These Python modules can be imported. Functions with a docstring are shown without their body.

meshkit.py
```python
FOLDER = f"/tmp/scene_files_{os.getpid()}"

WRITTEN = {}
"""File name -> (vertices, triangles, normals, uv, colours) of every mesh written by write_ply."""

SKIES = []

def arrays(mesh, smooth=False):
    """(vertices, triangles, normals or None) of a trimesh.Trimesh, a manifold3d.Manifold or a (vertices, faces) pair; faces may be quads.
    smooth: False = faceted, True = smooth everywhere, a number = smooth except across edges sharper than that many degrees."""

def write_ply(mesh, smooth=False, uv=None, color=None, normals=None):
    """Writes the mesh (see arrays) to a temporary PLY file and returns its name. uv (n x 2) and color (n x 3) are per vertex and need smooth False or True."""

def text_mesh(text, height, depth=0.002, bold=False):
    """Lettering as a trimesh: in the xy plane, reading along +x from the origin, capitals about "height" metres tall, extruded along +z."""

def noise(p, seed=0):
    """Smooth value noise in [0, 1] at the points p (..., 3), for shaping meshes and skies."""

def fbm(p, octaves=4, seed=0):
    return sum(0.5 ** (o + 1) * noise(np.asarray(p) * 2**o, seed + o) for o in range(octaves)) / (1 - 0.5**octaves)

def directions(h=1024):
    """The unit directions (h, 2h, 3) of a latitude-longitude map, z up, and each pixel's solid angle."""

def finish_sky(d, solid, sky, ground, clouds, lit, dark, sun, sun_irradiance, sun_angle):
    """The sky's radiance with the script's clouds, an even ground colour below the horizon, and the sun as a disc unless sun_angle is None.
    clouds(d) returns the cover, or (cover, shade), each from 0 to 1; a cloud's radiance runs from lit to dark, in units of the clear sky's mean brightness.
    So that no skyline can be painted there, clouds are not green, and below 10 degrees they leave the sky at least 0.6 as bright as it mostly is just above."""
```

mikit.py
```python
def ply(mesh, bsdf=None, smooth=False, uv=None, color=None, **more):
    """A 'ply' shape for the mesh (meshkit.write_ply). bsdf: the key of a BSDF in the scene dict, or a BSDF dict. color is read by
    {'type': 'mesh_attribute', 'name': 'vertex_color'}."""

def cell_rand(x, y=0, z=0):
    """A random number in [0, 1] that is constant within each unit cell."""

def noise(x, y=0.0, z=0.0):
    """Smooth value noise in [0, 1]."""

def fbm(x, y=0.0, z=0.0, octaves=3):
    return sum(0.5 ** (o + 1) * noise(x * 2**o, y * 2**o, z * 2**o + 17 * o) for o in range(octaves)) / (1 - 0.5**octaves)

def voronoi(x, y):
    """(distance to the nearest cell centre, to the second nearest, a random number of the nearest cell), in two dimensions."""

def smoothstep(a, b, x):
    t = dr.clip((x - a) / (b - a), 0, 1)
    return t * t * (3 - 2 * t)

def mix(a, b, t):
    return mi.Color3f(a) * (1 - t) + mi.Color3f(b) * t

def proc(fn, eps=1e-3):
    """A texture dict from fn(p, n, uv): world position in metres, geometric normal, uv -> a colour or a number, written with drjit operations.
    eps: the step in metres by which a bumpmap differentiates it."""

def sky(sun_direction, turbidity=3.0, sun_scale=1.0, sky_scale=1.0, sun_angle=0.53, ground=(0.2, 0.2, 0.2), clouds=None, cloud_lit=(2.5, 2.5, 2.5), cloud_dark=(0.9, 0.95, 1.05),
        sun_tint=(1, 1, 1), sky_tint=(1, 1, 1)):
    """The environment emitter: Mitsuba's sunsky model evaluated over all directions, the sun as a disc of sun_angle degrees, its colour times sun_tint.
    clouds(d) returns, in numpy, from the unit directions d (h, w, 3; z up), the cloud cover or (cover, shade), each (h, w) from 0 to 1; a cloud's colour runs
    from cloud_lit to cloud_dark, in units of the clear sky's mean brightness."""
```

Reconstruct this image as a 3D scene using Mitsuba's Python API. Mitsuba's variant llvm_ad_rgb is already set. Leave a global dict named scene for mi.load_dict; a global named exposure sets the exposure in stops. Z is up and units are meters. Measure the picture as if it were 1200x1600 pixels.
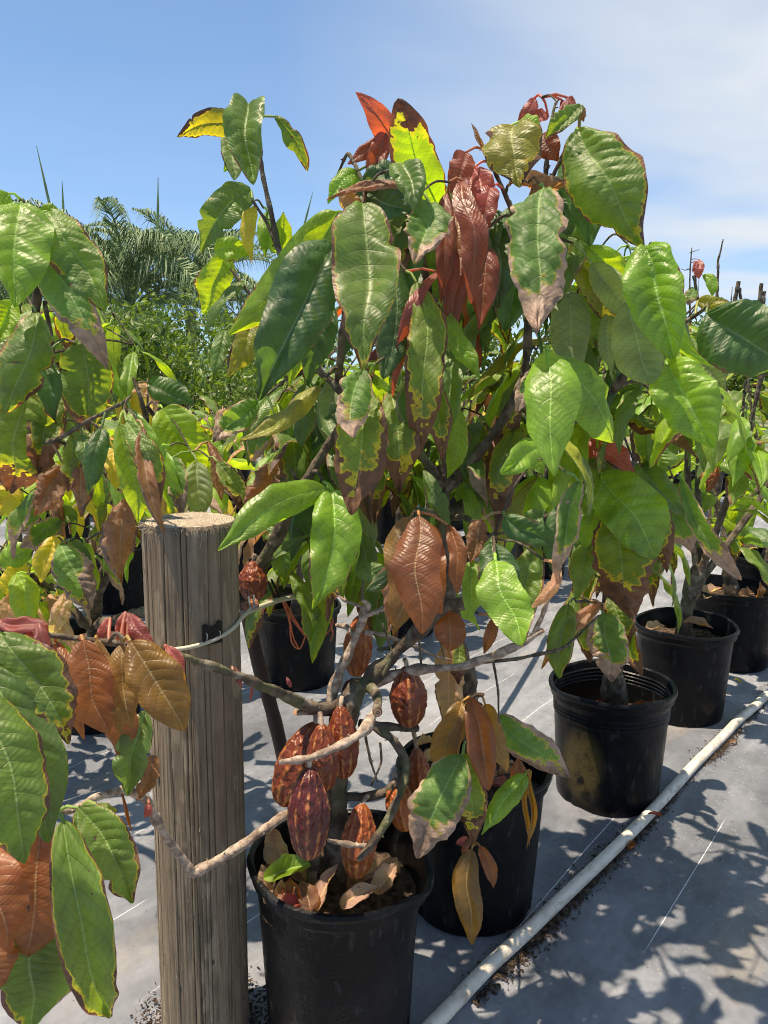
import math, random
import numpy as np, trimesh, drjit as dr, mitsuba as mi
import mikit, meshkit
from mikit import proc, noise, fbm, cell_rand, smoothstep, mix

T = mi.ScalarTransform4f
scene, labels = {}, {}

# ---------------------------------------------------------------- camera, sky, exposure
CAM_H, PITCH, FOCAL = 1.5, math.radians(9.5), 1200.0          # metres, radians, pixels of the 1200 x 1600 photograph
scene['camera'] = {'type': 'perspective', 'fov': math.degrees(2 * math.atan(600 / FOCAL)), 'fov_axis': 'x', 'near_clip': 0.05, 'far_clip': 3000.0,
                   'to_world': T().look_at(origin=[0, 0, CAM_H], target=[0, math.cos(PITCH), CAM_H - math.sin(PITCH)], up=[0, 0, 1])}
SUN_EL, SUN_AZ = math.radians(75), math.radians(74)            # elevation; azimuth from "behind the camera" towards the left
SUN = [-math.cos(SUN_EL) * math.sin(SUN_AZ), -math.cos(SUN_EL) * math.cos(SUN_AZ), math.sin(SUN_EL)]


def cirrus(d):
    """Thin streaked high cloud, denser on the right-hand half of the sky."""
    z = np.maximum(d[..., 2], 0.03)
    p = np.stack([d[..., 0] / z, d[..., 1] / z, z * 0], -1)
    q = np.stack([p[..., 0] * 0.55 + p[..., 1] * 0.25, p[..., 1] * 0.9 - p[..., 0] * 0.5, z * 0], -1)
    n = sum(0.5 ** (k + 1) * meshkit.noise(q * 1.1 * 2 ** k + 31 * k, 7) for k in range(5))
    side = np.clip((d[..., 0] + 0.12 - 0.25 * (d[..., 1] < 0)) / 0.55, 0, 1)
    return np.clip((n - 0.17) * 1.75, 0, 1) * (0.08 + 0.90 * side), 0.0 * n


scene['sky'] = mikit.sky(SUN, turbidity=2.6, sun_scale=1.0, sky_scale=0.82, clouds=cirrus, cloud_lit=(1.80, 1.90, 1.98), sun_tint=(1.0, 0.97, 0.92), sky_tint=(0.93, 1.0, 1.02))
exposure = 2.5


# ---------------------------------------------------------------- helpers
def at(px, py, d):
    """The point d metres ahead (measured along the ground) that the photograph shows at pixel px, py."""
    x, v = (px - 600) / FOCAL, -(py - 800) / FOCAL
    y, z = math.cos(PITCH) + v * math.sin(PITCH), -math.sin(PITCH) + v * math.cos(PITCH)
    return np.array([x / y * d, d, CAM_H + z / y * d])


def on_ground(px, py):
    v = -(py - 800) / FOCAL
    y, z = math.cos(PITCH) + v * math.sin(PITCH), -math.sin(PITCH) + v * math.cos(PITCH)
    return at(px, py, -CAM_H * y / z)


USED = {}


def numbered(name):
    n = USED.get(name, 0)
    USED[name] = n + 1
    return name if n == 0 else f'{name}_{n:03d}'


def put(key, shape, label=None, category=None, group=None, kind=None):
    key = numbered(key)
    scene[key] = shape
    lab = {k: v for k, v in (('label', label), ('category', category), ('group', group), ('kind', kind)) if v}
    if lab:
        labels[key] = lab
    return key


def thing(name, label, category, group=None):
    key = numbered(name)
    labels[key] = {'label': label, 'category': category}
    if group:
        labels[key]['group'] = group
    return key


def catmull(P, n=8, ten=0.5):
    """A smooth path through the points; a low tension keeps the stretches between them straighter."""
    P = np.asarray(P, float)
    if len(P) < 3:
        return np.array([P[0] + (P[-1] - P[0]) * t for t in np.linspace(0, 1, n + 1)])
    Q = np.vstack([2 * P[0] - P[1], P, 2 * P[-1] - P[-2]])
    t = np.linspace(0, 1, n, endpoint=False)[:, None]
    out = []
    for i in range(1, len(Q) - 2):
        b, c = Q[i], Q[i + 1]
        m0, m1 = ten * (c - Q[i - 1]), ten * (Q[i + 2] - b)
        out.append((2 * t ** 3 - 3 * t ** 2 + 1) * b + (t ** 3 - 2 * t ** 2 + t) * m0 + (3 * t ** 2 - 2 * t ** 3) * c + (t ** 3 - t ** 2) * m1)
    return np.vstack(out + [P[-1:]])


def tube(points, radii, sides=8, caps=True):
    p = np.asarray(points, float)
    r = np.broadcast_to(np.asarray(radii, float), (len(p),))
    t = np.gradient(p, axis=0)
    t /= np.linalg.norm(t, axis=1, keepdims=True) + 1e-12
    a = np.cross(t[0], [0, 0, 1.0] if abs(t[0][2]) < 0.9 else [1.0, 0, 0])
    A = []
    for k in range(len(p)):
        a = a - t[k] * (a @ t[k])
        a /= np.linalg.norm(a) + 1e-12
        A.append(a)
    A = np.array(A)
    B = np.cross(t, A)
    ang = np.arange(sides) * 2 * np.pi / sides
    v = p[:, None] + r[:, None, None] * (np.cos(ang)[None, :, None] * A[:, None] + np.sin(ang)[None, :, None] * B[:, None])
    i, j = np.meshgrid(np.arange(len(p) - 1), np.arange(sides), indexing='ij')
    q = np.stack([i * sides + j, i * sides + (j + 1) % sides, (i + 1) * sides + (j + 1) % sides, (i + 1) * sides + j], -1).reshape(-1, 4)
    f = np.vstack([q[:, [0, 1, 2]], q[:, [0, 2, 3]]])
    v = v.reshape(-1, 3)
    if caps:
        n = len(v)
        v = np.vstack([v, p[0], p[-1]])
        j = np.arange(sides)
        k = (len(p) - 1) * sides
        f = np.vstack([f, np.stack([(j + 1) % sides, j, j * 0 + n], 1), np.stack([k + j, k + (j + 1) % sides, j * 0 + n + 1], 1)])
    return v, f


def join(parts):
    V, F, n = [], [], 0
    for v, f in parts:
        V.append(v)
        F.append(np.asarray(f) + n)
        n += len(v)
    return np.vstack(V), np.vstack(F)


def lathe(profile, sides=72):
    """A profile of (radius, height) turned about z."""
    pr = np.asarray(profile, float)
    a = np.arange(sides) * 2 * np.pi / sides
    v = np.stack([pr[:, :1] * np.cos(a), pr[:, :1] * np.sin(a), np.repeat(pr[:, 1:], sides, 1)], -1).reshape(-1, 3)
    i, j = np.meshgrid(np.arange(len(pr) - 1), np.arange(sides), indexing='ij')
    q = np.stack([i * sides + j, i * sides + (j + 1) % sides, (i + 1) * sides + (j + 1) % sides, (i + 1) * sides + j], -1).reshape(-1, 4)
    return v, np.vstack([q[:, [0, 1, 2]], q[:, [0, 2, 3]]])


# ---------------------------------------------------------------- materials
G, GD, GL, YG, GB, GH, GP, BR, RD, MR, DB, DP, YL, UG, OL, GY, YT = range(17)
#        centre               margin               burnt                burn  tip  rough
KIND = [((.080, .152, .028), (.19, .26, .03), (.26, .15, .08), .03, .3, .46),      # G   glossy green
        ((.042, .105, .027), (.08, .15, .03), (.24, .14, .08), .05, .3, .48),      # GD  dark green
        ((.138, .268, .020), (.24, .34, .02), (.26, .15, .08), .00, .3, .45),      # GL  fresh light green
        ((.165, .285, .012), (.40, .37, .02), (.28, .13, .05), .10, .4, .50),      # YG  yellow-green
        ((.090, .165, .022), (.38, .32, .02), (.22, .11, .055), .34, .6, .52),      # GB  green, burnt margin
        ((.100, .165, .015), (.54, .36, .015), (.21, .100, .040), .55, .9, .60),    # GH  green, half burnt
        ((.085, .180, .032), (.36, .30, .06), (.50, .36, .26), .52, .9, .60),      # GP  green, bleached burn
        ((.185, .070, .020), (.19, .070, .020), (.14, .07, .035), .00, .3, .46),   # BR  bronze young
        ((.215, .050, .050), (.21, .050, .045), (.17, .05, .04), .00, .3, .42),    # RD  red young
        ((.160, .040, .022), (.16, .045, .025), (.14, .06, .04), .05, .3, .44),    # MR  maroon rust
        ((.190, .108, .064), (.24, .145, .085), (.32, .215, .15), .30, .6, .62),   # DB  dry brown
        ((.380, .235, .175), (.34, .20, .13), (.22, .12, .07), .20, .5, .66),      # DP  dry pinkish
        ((.500, .350, .020), (.52, .38, .03), (.28, .13, .05), .12, .5, .48),      # YL  yellow
        ((.165, .235, .110), (.19, .25, .11), (.22, .13, .08), .04, .3, .62),      # UG  pale underside
        ((.185, .110, .018), (.20, .105, .02), (.18, .08, .04), .05, .3, .46),     # OL  olive bronze
        ((.165, .185, .018), (.40, .31, .02), (.15, .085, .05), .30, .6, .48),     # GY  olive yellow, dark burnt edge
        ((.165, .330, .012), (.58, .46, .02), (.25, .10, .05), .40, 1., .50)]      # YT  yellow-green, brown tip
TAB = np.array([[*a, *b, *c, d, e, r] for a, b, c, d, e, r in KIND], float)
SLOPE = 1.25                     # how far the lateral veins sweep forward; a leaf has 8 to 12 pairs, by its seed


def veins(seed):
    return 8 + seed % 5


def leaf_parts(p, uv):
    kind = dr.floor(uv.x)
    s = (uv.x - kind - 0.5) / 0.45
    seed = dr.floor(uv.y)
    t = (uv.y - seed - 0.02) / 0.96
    i = mi.UInt32(dr.clip(kind, 0, len(KIND) - 1))
    nv = 8 + (seed - 5 * dr.floor(seed / 5 + 0.01))
    return i, s, seed, t, nv


def gathered(i, col):
    return dr.gather(mi.Float, mi.Float(TAB[:, col].astype(np.float32)), i)


def leaf_colour(p, n, uv, trans=False):
    i, s, seed, t, nv = leaf_parts(p, uv)
    side = dr.select(s < 0, -1.0, 1.0)
    s = dr.abs(s)
    g = [gathered(i, k) for k in range(11)]
    c0, c1, c2 = mi.Color3f(g[0], g[1], g[2]), mi.Color3f(g[3], g[4], g[5]), mi.Color3f(g[6], g[7], g[8])
    o = seed * 3.7
    big = noise(p.x * 14 + o, p.y * 14, p.z * 14)
    fine = fbm(p.x * 70, p.y * 70 + o, p.z * 70, octaves=3)
    ph = t * nv - SLOPE * s * (0.55 + 0.6 * s)
    fr = dr.abs(ph - dr.floor(ph + 0.5))
    lop = noise(t * 2.2 + seed * 1.37, side * 5 + seed, mi.Float(i) * 3.1)
    q = 1 - (1 - s * s * s * 0.82) * (1 - smoothstep(0.30, 1.0, t) * g[10] * 0.86) + (big - 0.5) * 0.20 + (fine - 0.5) * 0.44 + (lop - 0.5) * 0.78 + (0.25 - fr) * 0.26 * s
    th = 1.02 - g[9]
    rim = smoothstep(th - 0.13, th - 0.02, q) * (0.45 + 0.55 * noise(p.x * 40 + 3, p.y * 40, p.z * 40 + o))
    burn = smoothstep(th - 0.012, th + 0.012, q)
    vein = (1 - smoothstep(0.015, 0.05, fr)) * (1 - 0.8 * s) * 0.50
    mid = 1 - smoothstep(0.012, 0.045, s)
    v = dr.maximum(vein, mid * 0.85)
    tint = 0.74 + 0.52 * noise(p.x * 31 + o, p.y * 31, p.z * 31) + (cell_rand(seed, mi.Float(i)) - 0.5) * 0.30
    spots = smoothstep(0.80, 0.83, fbm(p.x * 75, p.y * 75, p.z * 75 + o, octaves=3)) * smoothstep(0.01, 0.3, g[9])
    leaf = c0 * (1 - rim) + c1 * rim
    cross = dr.abs(dr.sin(3.1 * (t * nv * 2.4 + 3.0 * s) + 3.0 * noise(p.x * 80, p.y * 80, p.z * 80)))
    leaf = leaf * tint * (0.86 + 0.22 * smoothstep(0.0, 0.35, cross)) * (0.94 + 0.10 * smoothstep(0.02, 0.20, fr))
    if not trans:
        leaf = leaf * (1 - vein) + (leaf * 1.3 + mi.Color3f(0.06, 0.065, 0.03)) * vein
        leaf = leaf * (1 - mid) + (leaf * 1.5 + mi.Color3f(0.17, 0.18, 0.085)) * mid
    else:
        leaf = leaf * (1 - 0.40 * vein - 0.15 * mid)
    dead = c2 * (0.62 + 0.75 * fine) * (1 - 0.3 * v)
    dead = dead * (1 - 0.5 * smoothstep(0.60, 0.64, big) * smoothstep(0.3, 0.6, fine))
    b = dr.maximum(burn, spots)
    if trans:
        leaf = mi.Color3f(dr.minimum(leaf.x * 3.2, 0.88), dr.minimum(leaf.y * 2.5, 0.88), leaf.z * 0.75)
        dead = mi.Color3f(dead.x * 0.75, dead.y * 0.55, dead.z * 0.4)
    return leaf * (1 - b) + dead * b


def leaf_reflect(p, n, uv):
    return leaf_colour(p, n, uv)


def leaf_through(p, n, uv):
    return leaf_colour(p, n, uv, True)


def leaf_rough(p, n, uv):
    i, s, seed, t, nv = leaf_parts(p, uv)
    return gathered(i, 11) + (noise(p.x * 60, p.y * 60, p.z * 60) - 0.5) * 0.12


def leaf_bump(p, n, uv):
    i, s, seed, t, nv = leaf_parts(p, uv)
    s = dr.abs(s)
    ph = t * nv - SLOPE * s * (0.55 + 0.6 * s)
    cross = t * nv * 5.5 + s * 7 + 1.5 * noise(p.x * 90, p.y * 90, p.z * 90)
    fr = dr.abs(ph - dr.floor(ph + 0.5))
    return -0.40 * (1 - smoothstep(0.0, 0.06, fr)) * (1 - s) + 0.10 * dr.sin(cross * 3.0) * smoothstep(0.03, 0.15, fr) + 0.75 * noise(p.x * 75, p.y * 75, p.z * 75)


scene['leaf_surface'] = {'type': 'blendbsdf', 'weight': 0.50,
    'front': {'type': 'twosided', 'b': {'type': 'bumpmap', 'scale': 0.0019, 'tex': proc(leaf_bump, 4e-4),
              'b': {'type': 'principled', 'base_color': proc(leaf_reflect), 'roughness': proc(leaf_rough), 'specular': 1.0}}},
    'through': {'type': 'principledthin', 'base_color': proc(leaf_through), 'roughness': 0.6, 'diff_trans': 2.0}}


def bark_colour(p, n, uv):
    a = fbm(p.x * 55, p.y * 55, p.z * 30, octaves=4)
    lich = smoothstep(0.60, 0.70, fbm(p.x * 38 + 9, p.y * 38, p.z * 38, octaves=3))
    c = mix((0.040, 0.030, 0.021), (0.135, 0.108, 0.078), smoothstep(0.25, 0.75, a))
    c = mix(c, (0.26, 0.245, 0.20), lich * 0.40)
    return mix(c, (0.10, 0.12, 0.05), smoothstep(0.62, 0.8, noise(p.x * 21, p.y * 21, p.z * 12 + 4)) * 0.5)


def bark_bump(p, n, uv):
    return fbm(p.x * 120, p.y * 120, p.z * 75, octaves=3)


scene['bark'] = {'type': 'twosided', 'b': {'type': 'bumpmap', 'scale': 0.006, 'tex': proc(bark_bump, 5e-4), 'b': {'type': 'principled', 'base_color': proc(bark_colour), 'roughness': 0.8, 'specular': 0.3}}}


def pale_bark_colour(p, n, uv):
    a = fbm(p.x * 90, p.y * 90, p.z * 90, octaves=4)
    c = mix((0.19, 0.14, 0.105), (0.40, 0.33, 0.26), smoothstep(0.30, 0.72, a))
    return mix(c, (0.13, 0.09, 0.07), smoothstep(0.62, 0.72, noise(p.x * 50, p.y * 50, p.z * 50)) * 0.6)


scene['pale_bark'] = {'type': 'twosided', 'b': {'type': 'bumpmap', 'scale': 0.004, 'tex': proc(bark_bump, 5e-4), 'b': {'type': 'principled', 'base_color': proc(pale_bark_colour), 'roughness': 0.75, 'specular': 0.3}}}
scene['cut_wood'] = {'type': 'twosided', 'b': {'type': 'principled', 'base_color': {'type': 'rgb', 'value': (0.42, 0.23, 0.13)}, 'roughness': 0.8}}


def pod_colour(p, n, uv):
    seed = dr.floor(uv.y)
    t = uv.y - seed
    ridge = 0.5 + 0.5 * dr.cos(uv.x * 2 * math.pi)
    o = seed * 5.3
    f = fbm(p.x * 110 + o, p.y * 110, p.z * 60, octaves=3)
    k = smoothstep(0.56, 0.84, f * 0.72 + dr.power(ridge, 2.0) * 0.34 + 0.18 * smoothstep(0.55, 1.0, t))
    orange = (seed - 4 * dr.floor(seed / 4)) / 3          # 0 maroon ... 3 tan orange
    dark = mix((0.068, 0.010, 0.009), (0.27, 0.068, 0.013), orange)
    tan = mix((0.30, 0.110, 0.034), (0.38, 0.155, 0.036), orange)
    return mix(dark, tan, k)


def pod_bump(p, n, uv):
    return fbm(p.x * 90, p.y * 90, p.z * 55, octaves=3)


scene['pod_skin'] = {'type': 'twosided', 'b': {'type': 'bumpmap', 'scale': 0.009, 'tex': proc(pod_bump, 5e-4), 'b': {'type': 'principled', 'base_color': proc(pod_colour), 'roughness': 0.40, 'specular': 0.5}}}


def pot_colour(p, n, uv):
    dust = smoothstep(0.50, 0.85, fbm(p.x * 9, p.y * 9, p.z * 5, octaves=4))
    scuff = smoothstep(0.64, 0.76, fbm(p.x * 60, p.y * 60, p.z * 16 + 3, octaves=4))
    c = mix((0.0042, 0.0050, 0.0060), (0.0105, 0.0118, 0.0135), dust * 0.8)
    c = mix(c, (0.05, 0.05, 0.05), scuff * 0.35)
    ochre = smoothstep(0.0, 0.05, 0.115 - dr.sqrt(dr.square(p.x - 0.665) + dr.square((p.y - 2.46) * 0.7) + dr.square((p.z - 0.16) * 0.6))) * smoothstep(0.28, 0.55, fbm(p.x * 25, p.y * 25, p.z * 18, octaves=4))
    return mix(c, (0.10, 0.075, 0.028), ochre * 0.8)


def pot_rough(p, n, uv):
    return 0.24 + 0.26 * fbm(p.x * 12, p.y * 12, p.z * 7, octaves=3)


def pot_bump(p, n, uv):
    return fbm(p.x * 16, p.y * 16, p.z * 11, octaves=3) + 0.15 * noise(p.x * 160, p.y * 160, p.z * 160)


scene['black_plastic'] = {'type': 'twosided', 'b': {'type': 'bumpmap', 'scale': 0.006, 'tex': proc(pot_bump, 1e-3), 'b': {'type': 'principled', 'base_color': proc(pot_colour), 'roughness': proc(pot_rough), 'specular': 0.15}}}
scene['black_hose'] = {'type': 'twosided', 'b': {'type': 'principled', 'base_color': {'type': 'rgb', 'value': (0.014, 0.014, 0.016)}, 'roughness': 0.38, 'specular': 0.5}}


def soil_colour(p, n, uv):
    return mix((0.022, 0.016, 0.012), (0.10, 0.072, 0.050), smoothstep(0.3, 0.75, fbm(p.x * 85, p.y * 85, p.z * 85, octaves=4)))


scene['soil_surface'] = {'type': 'twosided', 'b': {'type': 'principled', 'base_color': proc(soil_colour), 'roughness': 0.95, 'specular': 0.1}}

ROW = np.array([0.61, 0.79]) / np.hypot(0.61, 0.79)      # the direction in which the rows of pots run
PERP = np.array([-ROW[1], ROW[0]])


def ground_colour(p, n, uv):
    along, across = p.x * ROW[0] + p.y * ROW[1], p.x * PERP[0] + p.y * PERP[1]
    dusty = fbm(p.x * 2.3, p.y * 2.3, 0.3, octaves=4)
    streak = fbm(along * 3.0, across * 26, 2.0, octaves=3)
    fine = fbm(p.x * 60, p.y * 60, 5, octaves=3)
    c = mix((0.122, 0.134, 0.156), (0.232, 0.248, 0.276), smoothstep(0.3, 0.72, dusty * 0.78 + streak * 0.22))
    c = mix(c, (0.25, 0.225, 0.185), smoothstep(0.58, 0.76, fbm(along * 2.0 + 7, across * 5.5, 1.5, octaves=4)) * 0.45)
    water = fbm(p.x * 5.0 + 3, p.y * 5.0, 8.5, octaves=3)
    c = c * (1 - 0.14 * smoothstep(0.50, 0.60, water))
    c = c * (1 - 0.16 * smoothstep(0.58, 0.66, fbm(along * 1.4, across * 2.6 + 5, 3.5, octaves=4)))
    c = c * (0.86 + 0.28 * fine)
    weave = 0.5 + 0.5 * dr.sin(across * 2 * math.pi / 0.0125)
    c = c * (0.985 + 0.02 * weave)
    ph = (across + 0.052) / 0.31
    fr = dr.abs(ph - dr.floor(ph + 0.5)) * 0.31
    thread = (1 - smoothstep(0.0008, 0.0016, fr)) * smoothstep(0.50, 0.58, noise(along * 1.3, dr.floor(ph + 0.5) * 9.7, 3)) * 0.8
    c = mix(c, (0.62, 0.64, 0.68), thread)
    grit = smoothstep(0.985, 0.99, cell_rand(p.x * 230 + noise(p.x * 90, p.y * 90, 2), p.y * 230 + noise(p.x * 90, p.y * 90, 6), 1)) * smoothstep(0.5, 0.7, noise(p.x * 4, p.y * 4, 9))
    c = mix(c, (0.42, 0.41, 0.38), grit * 0.4)
    far = smoothstep(15.0, 17.0, across + 1.5 * noise(p.x * 0.6, p.y * 0.6, 0)) 
    far = dr.maximum(far, smoothstep(18.0, 20.0, dr.sqrt(p.x * p.x + p.y * p.y)))
    grass = mix((0.05, 0.08, 0.02), (0.17, 0.15, 0.08), smoothstep(0.35, 0.7, fbm(p.x * 1.3, p.y * 1.3, 4, octaves=4)))
    return mix(c, grass, far)


def ground_bump(p, n, uv):
    across = p.x * PERP[0] + p.y * PERP[1]
    return fbm(p.x * 7, p.y * 7, 0, octaves=4)


scene['ground_fabric'] = {'type': 'twosided', 'b': {'type': 'bumpmap', 'scale': 0.014, 'tex': proc(ground_bump, 2e-3), 'b': {'type': 'principled', 'base_color': proc(ground_colour), 'roughness': 0.48, 'specular': 0.5}}}


def wood_colour(p, n, uv):
    a = uv.x
    wob = noise(a * 9, p.z * 2.2, 1) * 1.3
    fib = fbm(a * 110 + wob, p.z * 7, 2, octaves=4)
    band = fbm(a * 22 + wob, p.z * 3.0, 7, octaves=3)
    flake = fbm(a * 60, p.z * 26, 17, octaves=4)
    c = mix((0.118, 0.094, 0.064), (0.222, 0.182, 0.126), smoothstep(0.22, 0.78, fib * 0.45 + band * 0.20 + flake * 0.35))
    knot = smoothstep(0.62, 0.74, fbm(a * 30, p.z * 14, 3, octaves=3))
    c = mix(c, (0.36, 0.30, 0.21), knot * 0.4)
    red = smoothstep(0.55, 0.7, noise(a * 26, p.z * 1.1, 11)) * 0.5
    c = mix(c, (0.17, 0.125, 0.08), red * 0.7)
    dark = smoothstep(0.84, 0.88, fbm(a * 50, p.z * 24, 21, octaves=2)) * smoothstep(0.66, 0.74, noise(a * 6, p.z * 5, 33))
    return mix(c, (0.03, 0.027, 0.022), dark * 0.8)


def wood_bump(p, n, uv):
    return fbm(uv.x * 160 + noise(uv.x * 9, p.z * 2.2, 1) * 1.3, p.z * 6, 2, octaves=3)


scene['weathered_wood'] = {'type': 'bumpmap', 'scale': 0.004, 'tex': proc(wood_bump, 6e-4), 'b': {'type': 'principled', 'base_color': proc(wood_colour), 'roughness': 0.85, 'specular': 0.25}}


def end_grain(p, n, uv):
    r = dr.sqrt(dr.square(uv.x - 0.006) + dr.square(uv.y + 0.004))
    ring = 0.5 + 0.5 * dr.sin(r * 2 * math.pi / 0.0052 + 2.2 * noise(uv.x * 45, uv.y * 45, 1))
    f = fbm(uv.x * 330, uv.y * 330, 2, octaves=3)
    c = mix((0.19, 0.155, 0.11), (0.50, 0.43, 0.33), smoothstep(0.25, 0.85, ring * 0.55 + f * 0.60))
    return mix(c, (0.20, 0.17, 0.12), smoothstep(0.55, 0.75, fbm(uv.x * 35 + 3, uv.y * 35, 5, octaves=3)) * 0.5)


def end_bump(p, n, uv):
    r = dr.sqrt(dr.square(uv.x - 0.006) + dr.square(uv.y + 0.004))
    return 0.25 * dr.sin(r * 2 * math.pi / 0.0052) + fbm(uv.x * 330, uv.y * 330, 2, octaves=3)


scene['wood_end'] = {'type': 'twosided', 'b': {'type': 'bumpmap', 'scale': 0.003, 'tex': proc(end_bump, 5e-4), 'b': {'type': 'principled', 'base_color': proc(end_grain), 'roughness': 0.9, 'specular': 0.2}}}


def pvc_colour(p, n, uv):
    d = fbm(p.x * 20, p.y * 20, p.z * 40, octaves=4)
    s = smoothstep(0.62, 0.70, fbm(p.x * 45 + 3, p.y * 45, p.z * 90, octaves=3))
    return mix(mix((0.58, 0.55, 0.48), (0.44, 0.40, 0.33), smoothstep(0.4, 0.75, d)), (0.25, 0.20, 0.14), s * 0.45)


scene['pvc'] = {'type': 'twosided', 'b': {'type': 'principled', 'base_color': proc(pvc_colour), 'roughness': 0.5, 'specular': 0.4}}


def flat(name, rgb, rough=0.6, **more):
    scene[name] = {'type': 'twosided', 'b': {'type': 'principled', 'base_color': {'type': 'rgb', 'value': rgb}, 'roughness': rough, **more}}


flat('cream_plastic', (0.40, 0.385, 0.29), 0.5)
flat('twine_fibre', (0.62, 0.17, 0.07), 0.6)
flat('black_gloss', (0.006, 0.006, 0.006), 0.35, specular=0.2)
flat('steel', (0.55, 0.55, 0.54), 0.35, metallic=1.0)
flat('copper_rust', (0.30, 0.12, 0.06), 0.6)


def foliage_colour(p, n, uv):
    a = fbm(p.x * 1.6, p.y * 1.6, p.z * 1.6, octaves=3)
    return mix((0.045, 0.095, 0.02), (0.15, 0.24, 0.035), smoothstep(0.3, 0.7, a * 0.6 + 0.4 * noise(p.x * 11, p.y * 11, p.z * 11)))


def foliage_through(p, n, uv):
    c = foliage_colour(p, n, uv)
    return mi.Color3f(c.x * 1.6, c.y * 1.5, c.z * 0.5)


scene['shrub_leaf'] = {'type': 'blendbsdf', 'weight': 0.4, 'a': {'type': 'twosided', 'b': {'type': 'principled', 'base_color': proc(foliage_colour), 'roughness': 0.45, 'specular': 0.6}},
                       'b': {'type': 'principledthin', 'base_color': proc(foliage_through), 'roughness': 0.6, 'diff_trans': 2.0}}


def palm_colour(p, n, uv):
    return mix((0.085, 0.15, 0.065), (0.20, 0.29, 0.12), noise(p.x * 3, p.y * 3, p.z * 3))


scene['palm_leaf'] = {'type': 'twosided', 'b': {'type': 'principled', 'base_color': proc(palm_colour), 'roughness': 0.55, 'specular': 0.4}}
flat('palm_bark', (0.20, 0.18, 0.15), 0.9)


# ---------------------------------------------------------------- setting: ground, far trees, palms
def graded(lo, hi, step, far):
    a = list(np.arange(lo, hi, step))
    d, x = step, a[-1]
    while x < far:
        d *= 1.35
        x += d
        a.append(x)
    d, x = step, a[0]
    while x > -far:
        d *= 1.35
        x -= d
        a.insert(0, x)
    return np.array(a)


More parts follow.
